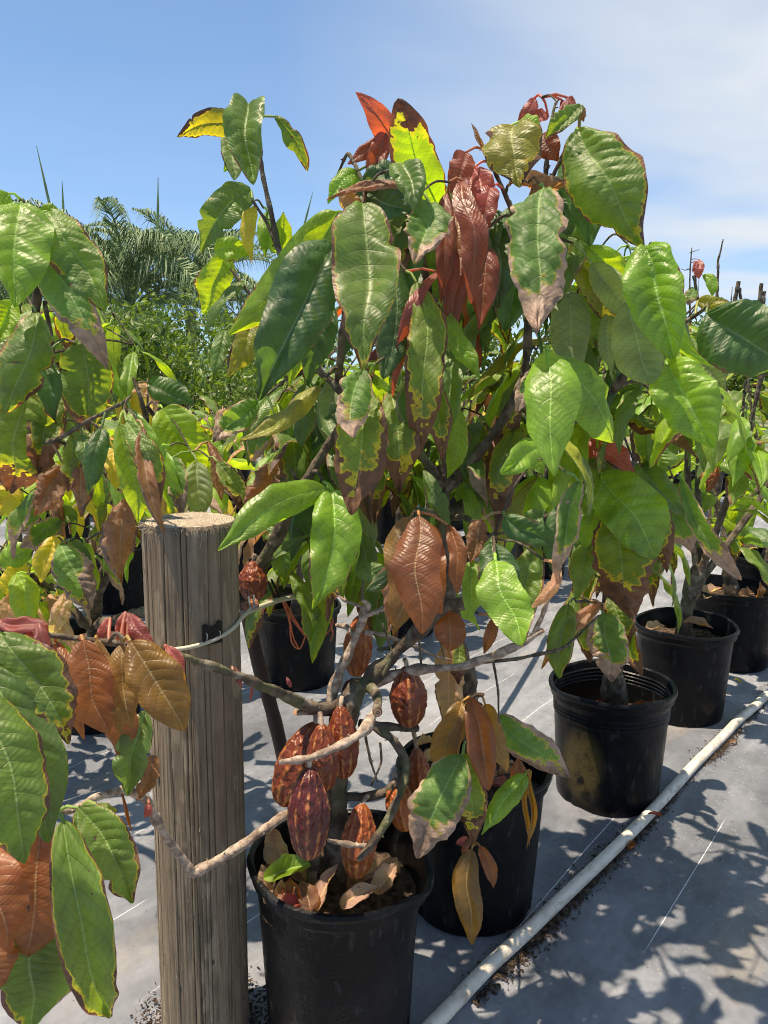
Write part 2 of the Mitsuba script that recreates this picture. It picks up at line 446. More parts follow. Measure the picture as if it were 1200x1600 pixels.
def fabric_height(x, y):
    al, ac = x * ROW[0] + y * ROW[1], x * PERP[0] + y * PERP[1]
    P = np.stack([x, y, x * 0], -1)
    Q = np.stack([al * 0.8, ac * 4.5, x * 0], -1)
    ridge = np.abs(meshkit.noise(Q, 5) - 0.5) * 2
    fold = np.abs(meshkit.noise(np.stack([al * 1.7 + ac, ac * 1.6 - al * 0.8, x * 0 + 4], -1), 9) - 0.5) * 2
    return 0.012 * (meshkit.noise(P * 1.7, 3) - 0.5) + 0.009 * (1 - ridge) ** 4 + 0.012 * (1 - fold) ** 9 - 0.008


gx, gy = graded(-4.2, 5.6, 0.035, 1500.0), graded(-0.6, 8.5, 0.035, 1500.0)
X, Y = np.meshgrid(gx, gy, indexing='xy')
Z = fabric_height(X, Y) * np.clip((14 - np.hypot(X, Y)) / 4, 0, 1)
ii, jj = np.meshgrid(np.arange(len(gy) - 1), np.arange(len(gx) - 1), indexing='ij')
k0 = ii * len(gx) + jj
quads = np.stack([k0, k0 + 1, k0 + len(gx) + 1, k0 + len(gx)], -1).reshape(-1, 4)
put('ground', mikit.ply((np.stack([X, Y, Z], -1).reshape(-1, 3), quads), 'ground_fabric', smooth=True), 'dusty grey woven weed cloth laid over the nursery floor', None, None, 'structure')


def ground_z(x, y):
    return float(fabric_height(np.array([x]), np.array([y]))[0])


def leaf_cards(rng, centres, size, n_hint=None, spread=0.5):
    """Small folded leaf-sized faces, one per centre."""
    n = len(centres)
    a = rng.normal(size=(n, 3))
    a[:, 2] -= 0.5
    a /= np.linalg.norm(a, axis=1, keepdims=True)
    b = np.cross(a, rng.normal(size=(n, 3)))
    b /= np.linalg.norm(b, axis=1, keepdims=True)
    c = np.cross(a, b)
    s = size * rng.uniform(0.6, 1.3, (n, 1))
    p = [centres - a * s * 0.5, centres + b * s * 0.24 + c * s * 0.06, centres + a * s * 0.5, centres - b * s * 0.24 + c * s * 0.06, centres]
    v = np.stack(p, 1).reshape(-1, 3)
    k = np.arange(n)[:, None] * 5
    f = np.vstack([k + np.array([[0, 1, 4]]), k + np.array([[1, 2, 4]]), k + np.array([[2, 3, 4]]), k + np.array([[3, 0, 4]])])
    return v, f


def crown_points(rng, clumps, per, jitter):
    out = []
    for c, r in clumps:
        d = rng.normal(size=(per, 3))
        d /= np.linalg.norm(d, axis=1, keepdims=True)
        out.append(np.array(c) + d * r * rng.uniform(0.55, 1.05, (per, 1)) ** 0.6 + rng.normal(size=(per, 3)) * jitter)
    return np.vstack(out)


def broadleaf(kind, label, cat, base, height, radius, seed, leaf=0.09, clumps=16, per=220, trunk=0.12, group=None, clear=0.25):
    rng = np.random.default_rng(seed)
    t = thing(kind, label, cat, group)
    bx, by, bz = base
    cl, limbs = [], []
    for k in range(clumps):
        a, e = rng.uniform(0, 2 * math.pi), rng.uniform(0, 1)
        rr = radius * math.sqrt(rng.uniform(0, 1)) * (0.5 + 0.5 * math.sin(math.pi * min(1, 0.15 + e * 0.9)))
        c = np.array([bx + rr * math.cos(a), by + rr * math.sin(a), bz + height * (clear + (0.93 - clear) * e)])
        cl.append((c, radius * rng.uniform(0.26, 0.42)))
        limbs.append(tube(catmull([[bx, by, bz + height * clear * 0.8], (np.array([bx, by, bz + height * clear]) + c) / 2 + rng.normal(size=3) * radius * 0.1, c], 4), np.linspace(trunk * 0.35, trunk * 0.08, 9), 5))
    tr = tube(catmull([[bx, by, bz - 0.1], [bx + rng.normal() * 0.05 * height, by, bz + height * 0.3], [bx + rng.normal() * 0.08 * height, by, bz + height * 0.8]], 5), np.linspace(trunk, trunk * 0.3, 11), 8)
    put(t + '__trunk', mikit.ply(join([tr] + limbs), 'bark', smooth=True))
    put(t + '__crown', mikit.ply(leaf_cards(rng, crown_points(rng, cl, per, radius * 0.06), leaf), 'shrub_leaf'), kind='stuff')


# bright leafy shrub and its neighbours beyond the rows of pots (behind them, far off, darker trees and feather palms)
for (px, d, h, r, seed, lab) in [(225, 10.5, 2.45, 0.85, 1, 'bright green leafy shrub in front of the palms, left of the middle'), (318, 11.6, 2.0, 0.9, 2, 'bushy green shrub right of the brightest shrub, below the palms'),
                                 (115, 12.0, 1.9, 1.0, 3, 'dark leafy shrub low behind the left-hand cacao tree'), (20, 11.5, 2.1, 1.0, 4, 'leafy shrub low at the left edge behind the cacao leaves'),
                                 (265, 14.5, 3.0, 1.3, 5, 'dark shrub between the bright shrub and the palms'), (165, 15.0, 2.8, 1.3, 6, 'dark shrub under the left-hand palms'), (380, 14.0, 2.6, 1.3, 7, 'green shrub behind the tall cacao shoot')]:
    broadleaf('shrub', lab, 'shrub', (at(px, 700, d)[0], d, 0), h, r, seed, 0.12, 24, 130, 0.05, None, 0.12)
for (px, d, h, r, seed, lab) in [(420, 34, 5.2, 3.4, 11, 'dark tree far behind the crown of the front cacao trees'), (700, 38, 5.0, 4.0, 12, 'far dark tree hidden behind the middle of the rows'),
                                 (930, 36, 4.3, 3.4, 13, 'far tree behind the right-hand cacao crowns'), (1150, 40, 4.6, 3.6, 14, 'far dark tree at the right edge behind the pruned stems'),
                                 (-60, 30, 4.8, 3.4, 15, 'far dark tree at the left edge beyond the palms')]:
    broadleaf('tree', lab, 'tree', (at(px, 700, d)[0], d, 0), h, r, seed, 0.34, 24, 230, 0.25)


def palm(px, d, crown_z, fronds, length, seed, label, spears=()):
    rng = np.random.default_rng(seed)
    t = thing('feather_palm', label, 'palm tree')
    x0 = at(px, 700, d)[0]
    top = np.array([x0, d, crown_z])
    put(t + '__trunk', mikit.ply(tube([[x0, d, -0.1], [x0, d, crown_z * 0.5], top], [0.19, 0.16, 0.13], 12), 'palm_bark', smooth=50))
    for k in range(fronds):
        a, e = 2.399 * k + rng.uniform(-0.3, 0.3), math.radians(87 * ((k + 0.5) / fronds) ** 0.42)
        L = length * rng.uniform(0.8, 1.1)
        out = np.array([math.cos(a), math.sin(a), 0])
        s = np.linspace(0, 1, 15)
        ang = e - s ** 1.3 * math.radians(rng.uniform(70, 135))
        mid = top + np.cumsum((out[None] * np.cos(ang)[:, None] + np.array([0, 0, 1.0])[None] * np.sin(ang)[:, None]) * (L / 15), 0)
        parts = [tube(mid, np.linspace(0.03, 0.006, 15), 4)]
        q = np.linspace(0.14, 0.99, 100)
        tan = np.gradient(mid, axis=0)
        tan /= np.linalg.norm(tan, axis=1, keepdims=True)
        side = np.cross(tan, [0, 0, 1.0])
        side /= np.linalg.norm(side, axis=1, keepdims=True) + 1e-9
        V, F = [], []
        for u in q:
            i = min(13, int(u * 14))
            p, tg, sd = mid[i] + (mid[i + 1] - mid[i]) * (u * 14 - i), tan[i], side[i]
            ll = 0.85 * math.sin(math.pi * min(0.97, 0.16 + u * 0.80)) * length / 3.2 * rng.uniform(0.8, 1.15)
            for sg in (-1, 1):
                dr_ = sd * sg * rng.uniform(0.5, 1.0) + tg * rng.uniform(0.5, 0.9) + np.array([0, 0, rng.uniform(0.0, 0.6)])
                dr_ /= np.linalg.norm(dr_)
                w = np.cross(dr_, rng.normal(size=3))
                w = w / np.linalg.norm(w) * 0.014
                m, e_ = p + dr_ * ll * 0.42, p + dr_ * ll * 0.72 + np.array([0, 0, -ll * rng.uniform(0.35, 0.75)])
                k0 = len(V)
                V += [p - w * 0.5, p + w * 0.5, m + w, m - w, e_]
                F += [[k0, k0 + 1, k0 + 2], [k0, k0 + 2, k0 + 3], [k0 + 3, k0 + 2, k0 + 4]]
        parts.append((np.array(V), np.array(F)))
        put(t + '__frond', mikit.ply(join(parts), 'palm_leaf'))
    for (ax, ay, bx, by) in spears:
        put(t + '__spear_leaf', mikit.ply(tube([at(ax, ay, d), (at(ax, ay, d) + at(bx, by, d)) / 2, at(bx, by, d)], [0.035, 0.03, 0.006], 5), 'palm_leaf'))


palm(112, 19, 3.25, 18, 3.5, 21, 'feather palm with two thin spear leaves at the left of the palm group', [(84, 350, 57, 228), (100, 360, 97, 283)])
palm(212, 18, 3.1, 19, 3.4, 22, 'feather palm in the middle of the palm group with one upright spear leaf', [(246, 370, 247, 277)])
palm(306, 19.5, 3.3, 18, 3.5, 23, 'feather palm at the right of the palm group, nearest the tall cacao shoot')
palm(30, 21, 2.9, 15, 2.8, 24, 'feather palm mostly hidden behind the left-hand cacao leaves')
palm(170, 25, 2.6, 16, 2.9, 25, 'low dense feather palm behind the middle of the palm group')
palm(430, 23, 3.2, 14, 2.6, 26, 'feather palm behind the tall cacao shoot with a leaning spear leaf', [(470, 372, 489, 299)])


# ---------------------------------------------------------------- leaves
def outline(t, kind, rng):
    a, b = rng.uniform(0.42, 0.66), rng.uniform(0.56, 0.80)
    h = np.maximum(t, 1e-9) ** a * np.maximum(1 - t, 0) ** b
    h = h / h.max()
    k = np.clip((t - 0.70) / 0.26, 0, 1)
    return h * (1 - rng.uniform(0.15, 0.48) * k * k * (3 - 2 * k))


def leaf_mesh(base, tip, width, normal, kind, seed, arch=0.10, bow=0.0, fold=12.0, curl=0.06, edge=0.12, twist=0.0, crumple=0.0, quilt=0.042, nt=48, ns=7, petiole=None, pet_r=0.0022):
    rng = np.random.default_rng(seed * 7 + 3)
    base, tip = np.asarray(base, float), np.asarray(tip, float)
    a = tip - base
    L = np.linalg.norm(a)
    x = a / L
    n = normal - x * (normal @ x)
    n /= np.linalg.norm(n)
    side = np.cross(n, x)
    t = np.linspace(0, 1, nt + 1)
    b = 4 * t * (1 - t)
    mid = base + a * t[:, None] + n * (arch * L * (b * (1.25 - 0.5 * t)) - curl * L * np.clip((t - 0.55) / 0.45, 0, 1) ** 2)[:, None] + side * (bow * L * b)[:, None]
    Tn = np.gradient(mid, axis=0)
    Tn /= np.linalg.norm(Tn, axis=1, keepdims=True)
    N = n - Tn * (Tn @ n)[:, None]
    N /= np.linalg.norm(N, axis=1, keepdims=True)
    S = np.cross(N, Tn)
    if twist:
        w = np.radians(twist) * (t - 0.3)
        N, S = N * np.cos(w)[:, None] + S * np.sin(w)[:, None], S * np.cos(w)[:, None] - N * np.sin(w)[:, None]
    s = np.linspace(-1, 1, 2 * ns + 1)
    h = outline(t, kind, rng) * width / 2
    o = rng.uniform(0, 50)
    tt, ss = np.meshgrid(t, s, indexing='ij')
    asym = 1 + rng.uniform(-0.09, 0.09) * np.sign(ss)
    ragged = asym + (0.13 + 0.10 * (crumple > 0.4)) * (meshkit.noise(np.stack([tt * 9, np.sign(ss) * 3, tt * 0 + o], -1), seed) - 0.5) + (0.05 + 0.14 * (crumple > 0.4)) * (meshkit.noise(np.stack([tt * 26, np.sign(ss) * 3, tt * 0 + o], -1), seed) - 0.5)
    if kind in (GB, GH, GP, GY, DB, DP, G) and nt > 30:                  # bites and broken-off pieces of the margin
        for b_ in range(rng.integers(0, 4)):
            ragged = ragged * (1 - rng.uniform(0.10, 0.40) * np.exp(-((tt - rng.uniform(0.25, 0.97)) / rng.uniform(0.012, 0.05)) ** 2) * (np.sign(ss) == rng.choice([-1, 1])) * np.abs(ss))
    hx = np.abs(ss) * h[:, None] * ragged
    f = np.radians(fold)
    ph = tt * veins(seed % 199) - SLOPE * np.abs(ss) * (0.55 + 0.6 * np.abs(ss))
    fr = np.abs(ph - np.round(ph)) * 2
    body = np.abs(ss) ** 0.7 * (1.03 - np.abs(ss)) * 2.4
    up = hx * math.sin(f) - edge * width * np.abs(ss) ** 3 * (h / (width / 2))[:, None]
    up = up + quilt * width * (1 - (1 - fr) ** 2) * body * (0.55 + 0.9 * meshkit.noise(np.stack([tt * 5 + o, ss * 1.5, tt * 0 + 7], -1), seed + 3))
    wave = 0.07 * width * np.abs(ss) ** 2 * np.sin(tt * (13 + 6 * rng.random()) + np.sign(ss) * 1.7 + o) * (h / (width / 2))[:, None]
    P = np.stack([tt * 7 + o, ss * 2.2, tt * 0], -1)
    up = up + wave + (0.035 + 0.13 * crumple) * width * (meshkit.noise(P, seed) - 0.5) * (0.3 + np.abs(ss)) + 0.07 * crumple * width * (meshkit.noise(P * 3.1, seed + 1) - 0.5)
    lat = np.sign(ss) * hx * math.cos(f) * (1 - 0.18 * crumple * np.abs(ss) ** 2)
    v = mid[:, None] + S[:, None] * lat[..., None] + N[:, None] * up[..., None]
    v[-1] = mid[-1]
    v[0] = mid[0]
    W = np.stack([tt * 2.6 + o, ss * 1.1, tt * 0 + 11], -1)          # the blade sags and buckles as a whole
    v = v + (S * ((meshkit.noise(np.stack([t * 2.3 + o, t * 0, t * 0 + 5], -1), seed) - 0.5) * 0.10 * L * np.sin(np.pi * t))[:, None])[:, None]
    v = v + N[:, None] * ((meshkit.noise(W, seed + 9) - 0.5) * (0.10 + 0.12 * crumple) * L * np.sin(np.pi * np.clip(tt, 0, 0.93)))[..., None]
    i, j = np.meshgrid(np.arange(nt), np.arange(2 * ns), indexing='ij')
    w = 2 * ns + 1
    k0 = i * w + j
    q = np.stack([k0, k0 + 1, k0 + w + 1, k0 + w], -1).reshape(-1, 4)
    F = np.vstack([q[:, [0, 1, 2]], q[:, [0, 2, 3]]])
    uv = np.stack([kind + 0.5 + 0.45 * ss, (seed % 199) + 0.02 + 0.96 * tt], -1).reshape(-1, 2)
    V = v.reshape(-1, 3)
    # the midrib stands out on the back, and the stalk
    rib, rf = tube(v[:-2, ns] - N[:-2] * pet_r * 0.75, np.linspace(pet_r, pet_r * 0.3, nt - 1), 4, False)
    F = np.vstack([F, rf + len(V)])
    uv = np.vstack([uv, np.tile([kind + 0.5, (seed % 199) + 0.30], (len(rib), 1))])
    V = np.vstack([V, rib])
    if petiole is not None:
        pet = np.asarray(petiole, float)
        pv, pf = tube(pet, np.linspace(pet_r * 1.5, pet_r * 1.1, len(pet)), 6)
        F = np.vstack([F, pf + len(V)])
        uv = np.vstack([uv, np.tile([kind + 0.5, (seed % 199) + 0.30], (len(pv), 1))])
        V = np.vstack([V, pv])
    return V, F, uv


LIB = {}


def shared_leaf(kind, variant, fine):
    """A ready leaf, one metre long along x with its face up, that many leaves share."""
    key = (kind, variant, fine)
    if key not in LIB:
        rng = np.random.default_rng(variant * 31 + kind)
        dry = kind in (DB, DP)
        nt, ns = ((22, 4) if fine else (12, 2))
        v, f, uv = leaf_mesh([0, 0, 0], [1, 0, 0], 0.36, np.array([0, 0, 1.0]), kind, 20 + variant * 17 + kind, arch=rng.uniform(0.06, 0.18), bow=rng.uniform(-0.07, 0.07), fold=rng.uniform(-12, 30) + 25 * dry,
                             edge=rng.uniform(0.05, 0.22), twist=rng.uniform(-35, 35), crumple=0.9 if dry else 0.45 if kind in (GH, GP) else 0.15, nt=nt, ns=ns,
                             petiole=[[-0.16, 0, -0.03], [-0.08, 0, 0.015], [0, 0, 0]], pet_r=0.009)
        LIB[key] = mikit.ply((v, f), 'leaf_surface', smooth=True, uv=uv)
    return LIB[key]


def place_leaf(key, base, direction, normal, length, width, kind, variant, fine):
    x = direction / np.linalg.norm(direction)
    n = normal - x * (normal @ x)
    n = n / (np.linalg.norm(n) + 1e-9)
    y = np.cross(n, x)
    M = np.eye(4)
    M[:3, 0], M[:3, 1], M[:3, 2], M[:3, 3] = x * length, y * length * width, n * length, np.asarray(base) + x * length * 0.16
    put(key + '__leaf', {**shared_leaf(kind, variant, fine), 'to_world': T(M)})


class Tree:
    def __init__(self, label, group=None):
        self.key = thing('cacao_tree', label, 'cacao tree', group)
        self.pts, self.rad = np.zeros((0, 3)), np.zeros(0)
        self.count = 0

    def limb(self, part, P, R, mat='bark', n=8, cut=False, sides=10, rough=0.20):
        p = catmull(P, n, 0.30)
        amp = 0.008 * np.clip(np.mean(R) / 0.010, 0.3, 1.0) * np.sin(np.pi * np.linspace(0, 1, len(p))) ** 0.5
        if mat != 'trunk':
            p = p + amp[:, None] * np.stack([meshkit.noise(p * 23 + 7 * k, 30 + k) - 0.5 for k in range(3)], -1)
        r = np.interp(np.linspace(0, 1, len(p)), np.linspace(0, 1, len(R)), R)
        rng = np.random.default_rng(len(self.pts) + 5)
        r = r * (1 + rough * (meshkit.noise(p * 38, 2) - 0.5) * 2)
        v, f = tube(p, r, sides)
        nodes = rng.integers(2, max(3, len(p) - 1), max(1, len(p) // 4))          # swollen leaf scars
        for k in nodes:
            d = v - p[k]
            near = np.exp(-(np.linalg.norm(d, axis=1) / (r[k] * 1.5)) ** 2)
            v = v + d * (0.34 * near)[:, None]
        stubs = [(v, f)]
        for k in rng.integers(1, max(2, len(p) - 1), len(p) // 3):          # old leaf and flower stubs
            g = rng.normal(size=3)
            g /= np.linalg.norm(g)
            stubs.append(tube([p[k] + g * r[k] * 0.7, p[k] + g * (r[k] * 1.05 + 0.002), p[k] + g * (r[k] * 1.1 + rng.uniform(0.002, 0.006))], [0.0024, 0.0017, 0.0012], 5))
        v, f = join(stubs)
        put(self.key + '__' + part, mikit.ply((v, f), mat, smooth=50))
        if cut:
            e = p[-1] - p[-2]
            e /= np.linalg.norm(e)
            put(self.key + '__cut_end', mikit.ply(tube([p[-1] - e * 0.002, p[-1] + e * 0.0015], [r[-1] * 0.93, r[-1] * 0.86], 12), 'cut_wood'))
        self.pts, self.rad = np.vstack([self.pts, p]), np.concatenate([self.rad, r])

    def attach(self, base, reach=0.075, away=None):
        """The stalk of a leaf at base, from the nearest wood; a twig is grown first where that is far."""
        d = np.linalg.norm(self.pts - base, axis=1)
        k = int(np.argmin(d + 0.15 * np.maximum(0, self.pts[:, 2] - base[2])))
        s = self.pts[k]
        if d[k] > reach:
            v = base - s
            e = base - v / d[k] * 0.03 + np.array([0, 0, 0.004])
            m = (s + e) / 2 + np.array([0, 0, 0.10 * d[k]])
            p = catmull([s, m, e], 6)
            r0 = min(self.rad[k] * 0.7, 0.0055)
            tv, tf = tube(p, np.linspace(r0, 0.0026, len(p)), 7)
            put(self.key + '__twig', mikit.ply((tv, tf), 'bark', smooth=50))
            self.pts, self.rad = np.vstack([self.pts, p[3:]]), np.concatenate([self.rad, np.full(len(p) - 3, 0.003)])
            s = e
        return np.array([s, (s + base) / 2 + np.array([0, 0, 0.006]), base])

    def hero(self, bx, by, tx, ty, w, d, kind, dd=None, roll=0.0, label=None, part='leaf', loose=False, **o):
        base = at(bx, by, d)
        flat_tip = at(tx, ty, d)
        L = np.linalg.norm(flat_tip - base)
        if dd is None:
            dd = -0.30 * L * max(0.0, (ty - by) / math.hypot(tx - bx, ty - by))
        tip = at(tx, ty, d + dd)
        scale = w / math.hypot(tx - bx, ty - by)
        mid = (base + tip) / 2
        x = (tip - base) / np.linalg.norm(tip - base)
        n = np.array([0, 0, CAM_H]) - mid
        n -= x * (n @ x)
        n /= np.linalg.norm(n)
        c, s = math.cos(math.radians(roll)), math.sin(math.radians(roll))
        n = n * c + np.cross(x, n) * s
        seed = int(bx * 3 + by * 5 + tx * 7) + 11
        rng = np.random.default_rng(seed)
        dry = kind in (DB, DP)
        q = dict(arch=rng.uniform(0.07, 0.17), bow=rng.uniform(-0.06, 0.06), fold=rng.uniform(4, 26), edge=rng.uniform(0.04, 0.20) + (0.12 if dry else 0), twist=rng.uniform(-26, 26), curl=rng.uniform(-0.10, 0.16), crumple=0.9 if dry else 0.5 if kind in (GH, GP) else 0.30 if kind in (GB, GY) else 0.10)
        if kind in (BR, RD, MR, OL):
            q['quilt'] = 0.018
        q.update(o)
        pet = None if loose else self.attach(base)
        v, f, uv = leaf_mesh(base, tip, L * scale * 1.0, n, kind, seed, petiole=pet, **q)
        k = put(self.key + '__' + part, mikit.ply((v, f), 'leaf_surface', smooth=True, uv=uv), label)
        self.count += 1
        return k

    def fill(self, n, centre, radius, pal, seed, length=(0.16, 0.27), fine=True, per=(3, 5), ymin=None, ok=None, reach=0.45):
        """Clusters of drooping leaves on twigs of their own inside an ellipsoid."""
        rng = np.random.default_rng(seed)
        kinds, wts = zip(*pal)
        wts = np.array(wts, float) / sum(wts)
        done, tries = 0, 0
        while done < n and tries < n * 12:
            tries += 1
            g = rng.normal(size=3)
            g = g / np.linalg.norm(g) * rng.uniform(0.25, 1.0) ** 0.5
            c = np.asarray(centre) + g * np.asarray(radius)
            if (ymin is not None and c[1] < ymin) or (ok is not None and not ok(c)):
                continue
            dist = np.linalg.norm(self.pts - c, axis=1)
            k = int(np.argmin(dist + 0.3 * np.maximum(0, self.pts[:, 2] - c[2])))
            if dist[k] > reach:
                continue
            s = self.pts[k]
            p = catmull([s, (s + c) / 2 + rng.normal(size=3) * 0.02 + np.array([0, 0, 0.03]), c], 5)
            put(self.key + '__twig', mikit.ply(tube(p, np.linspace(min(self.rad[k] * 0.7, 0.006), 0.0028, len(p)), 6), 'bark', smooth=50))
            if len(self.pts) < 4000:
                self.pts, self.rad = np.vstack([self.pts, p[5:]]), np.concatenate([self.rad, np.full(len(p) - 5, 0.0032)])
            a0 = rng.uniform(0, 6.3)
            for j in range(rng.integers(*per)):
                a = a0 + j * 2.2 + rng.uniform(-0.5, 0.5)
                out = np.array([math.cos(a), math.sin(a), 0])
                down = rng.uniform(0.3, 2.4)
                dr_ = out - np.array([0, 0, down])
                nn = np.array([0, 0, 1.0]) + out * 0.9 + rng.normal(size=3) * 0.25
                place_leaf(self.key, c, dr_, nn, rng.uniform(*length), rng.uniform(0.60, 1.0), kinds[rng.choice(len(kinds), p=wts)], int(rng.integers(0, 7)), fine)
                self.count += 1
                done += 1

    def pod(self, top, bottom, diameter, seed, stalk=None, label=None, part='pod', ridges=10):
        top, bottom = np.asarray(top, float), np.asarray(bottom, float)
        a = bottom - top
        L = np.linalg.norm(a)
        x = a / L
        e1 = np.cross(x, [0.3, 1, 0.1])
        e1 /= np.linalg.norm(e1)
        e2 = np.cross(x, e1)
        nt, na = 46, 100
        t = np.linspace(0, 1, nt + 1)
        prof = np.clip(t / 0.42, 0, 1) ** 0.42 * (1 - 0.10 * np.clip(1 - t / 0.30, 0, 1)) * np.sqrt(np.clip(1 - np.clip((t - 0.42) / 0.58, 0, 1) ** 2.3, 0, 1)) ** 0.92
        prof = prof * (1 - 0.05 * np.clip((t - 0.6) / 0.4, 0, 1))
        prof[0], prof[-1] = 0.12, 0.0
        th = np.linspace(0, 2 * np.pi, na + 1)
        tt, aa = np.meshgrid(t, th, indexing='ij')
        rd = np.cos(aa * ridges)
        deep = np.cos(aa * ridges / 2)
        P = np.stack([np.cos(aa) * 5, np.sin(aa) * 5, tt * 11], -1)
        r = diameter / 2 * prof[:, None] * (1 + 0.035 * rd + 0.045 * deep + 0.09 * (meshkit.noise(P * 1.6, seed) - 0.5) + 0.07 * (meshkit.noise(P * 3.6, seed + 1) - 0.5))
        v = top + x * (tt * L)[..., None] + r[..., None] * (np.cos(aa)[..., None] * e1 + np.sin(aa)[..., None] * e2)
        i, j = np.meshgrid(np.arange(nt), np.arange(na), indexing='ij')
        w = na + 1
        q = np.stack([i * w + j, i * w + j + 1, (i + 1) * w + j + 1, (i + 1) * w + j], -1).reshape(-1, 4)
        uv = np.stack([aa / (2 * np.pi) * ridges / 1.0, seed + 0.02 + 0.95 * tt], -1).reshape(-1, 2)
        k = put(self.key + '__' + part, mikit.ply((v.reshape(-1, 3), q[:, ::-1]), 'pod_skin', smooth=True, uv=uv), label)
        if stalk is not None:
            st = np.asarray(stalk, float)
            put(k + '__stalk', mikit.ply(tube(catmull([st, (st + top) / 2 + np.array([0, 0, 0.003]), top + x * 0.006], 4), np.linspace(0.0055, 0.0048, 9), 8), 'pale_bark', smooth=50))


def pot(cx, cy, R, H, label, seed, soil_drop=0.09, rings=0, taper=0.86, dent=None, soil=True, group=None, sides=120):
    rng = np.random.default_rng(seed)
    key = thing('nursery_pot', label, 'pot', group)
    Rb = R * taper
    wall = [(0.001, 0.006), (Rb - 0.02, 0.005), (Rb - 0.006, 0.002), (Rb, 0.008)]
    for z in np.linspace(0.03, H - 0.055, 12):
        wall.append((Rb + (R - 0.004 - Rb) * z / H, z))
    if rings:
        wall = [w for w in wall if w[1] < H - 0.12]
        for k in range(rings):
            z = H - 0.11 + k * 0.014
            rr = Rb + (R - 0.004 - Rb) * z / H
            wall += [(rr, z), (rr + 0.0035, z + 0.004), (rr + 0.0035, z + 0.010), (rr, z + 0.014)]
    lip = [(R - 0.002, H - 0.045), (R + 0.005, H - 0.040), (R + 0.007, H - 0.022), (R + 0.012, H - 0.017), (R + 0.014, H - 0.008), (R + 0.011, H - 0.001), (R + 0.004, H + 0.001), (R - 0.002, H - 0.004), (R - 0.003, H - 0.012)]
    inner = [(R - 0.005, H - 0.03)]
    for z in np.linspace(H - 0.05, H - soil_drop - 0.04, 6):
        inner.append((Rb + (R - 0.008 - Rb) * z / H, z))
    if rings:
        for k in range(rings):
            z = H - 0.03 - 0.004 - k * 0.014
            rr = Rb + (R - 0.008 - Rb) * z / H
            inner.insert(1 + 4 * k, (rr, z)); inner.insert(2 + 4 * k, (rr + 0.004, z - 0.004)); inner.insert(3 + 4 * k, (rr + 0.004, z - 0.009)); inner.insert(4 + 4 * k, (rr, z - 0.013))
        inner = sorted(inner, key=lambda w: -w[1])
    v, f = lathe(wall + lip + inner, sides)
    th, z = np.arctan2(v[:, 1], v[:, 0]), v[:, 2]
    o = rng.uniform(0, 6.28, 4)
    up = np.clip(z / H, 0, 1)
    wob = 1 + up * (0.014 * np.sin(2 * th + o[0]) + 0.010 * np.sin(3 * th + o[1])) + 0.012 * (meshkit.noise(np.stack([np.cos(th) * 2.5, np.sin(th) * 2.5, z * 5 + o[2]], -1), seed) - 0.5)
    for hole in range(6):                                           # drain notches round the foot
        da = np.abs((th - o[3] - hole * math.pi / 3 + math.pi) % (2 * math.pi) - math.pi)
        wob = wob * (1 - 0.10 * np.clip(1 - da / 0.09, 0, 1) * np.clip(1 - np.abs(z - 0.022) / 0.022, 0, 1))
    v[:, :2] *= wob[:, None]
    v[:, 2] += up ** 3 * (0.005 * np.sin(2 * th + o[2]) + 0.003 * np.sin(5 * th + o[0]))
    if dent:
        for (a0, wid, push, drop) in dent:
            da = np.abs((th - a0 + math.pi) % (2 * math.pi) - math.pi)
            k = np.exp(-(da / wid) ** 2) * up ** 4
            v[:, :2] *= (1 + push * k)[:, None]
            v[:, 2] -= drop * k
    v += [cx, cy, ground_z(cx, cy)]
    put(key + '__body', mikit.ply((v, f), 'black_plastic', smooth=32))
    zs = H - soil_drop
    rs = (Rb + (R - 0.006 - Rb) * zs / H) * 0.992
    rr, an = np.meshgrid(np.linspace(0, 1, 26), np.linspace(0, 2 * np.pi, 64, endpoint=False), indexing='ij')
    sx, sy = rr * rs * np.cos(an), rr * rs * np.sin(an)
    sz = zs + 0.020 * (meshkit.noise(np.stack([sx * 14, sy * 14, sx * 0], -1), seed) - 0.5) + 0.014 * (meshkit.noise(np.stack([sx * 55, sy * 55, sx * 0], -1), seed) - 0.5) - 0.01 * rr
    i, j = np.meshgrid(np.arange(25), np.arange(64), indexing='ij')
    q = np.stack([i * 64 + j, i * 64 + (j + 1) % 64, (i + 1) * 64 + (j + 1) % 64, (i + 1) * 64 + j], -1).reshape(-1, 4)
    put(key + '__soil', mikit.ply((np.stack([sx + cx, sy + cy, sz + ground_z(cx, cy)], -1).reshape(-1, 3), q), 'soil_surface', smooth=True))
    return key


def fallen(label, group, bx, by, tx, ty, w, d, kind, nrm, dd=0.0, lift=0.0, **o):
    """A dead leaf lying loose on soil or cloth."""
    base, tip = at(bx, by, d), at(tx, ty, d + dd)
    base[2] += lift
    L = np.linalg.norm(at(tx, ty, d) - base)
    seed = int(bx * 3 + ty * 5) + 7
    v, f, uv = leaf_mesh(base, tip, w / FOCAL * d * 1.08, np.array(nrm, float), kind, seed, **{**dict(fold=34, crumple=0.32, edge=-0.05, arch=0.08, curl=-0.08, twist=18), **o})
    put('fallen_leaf', mikit.ply((v, f), 'leaf_surface', smooth=True, uv=uv), label, 'leaf', group)


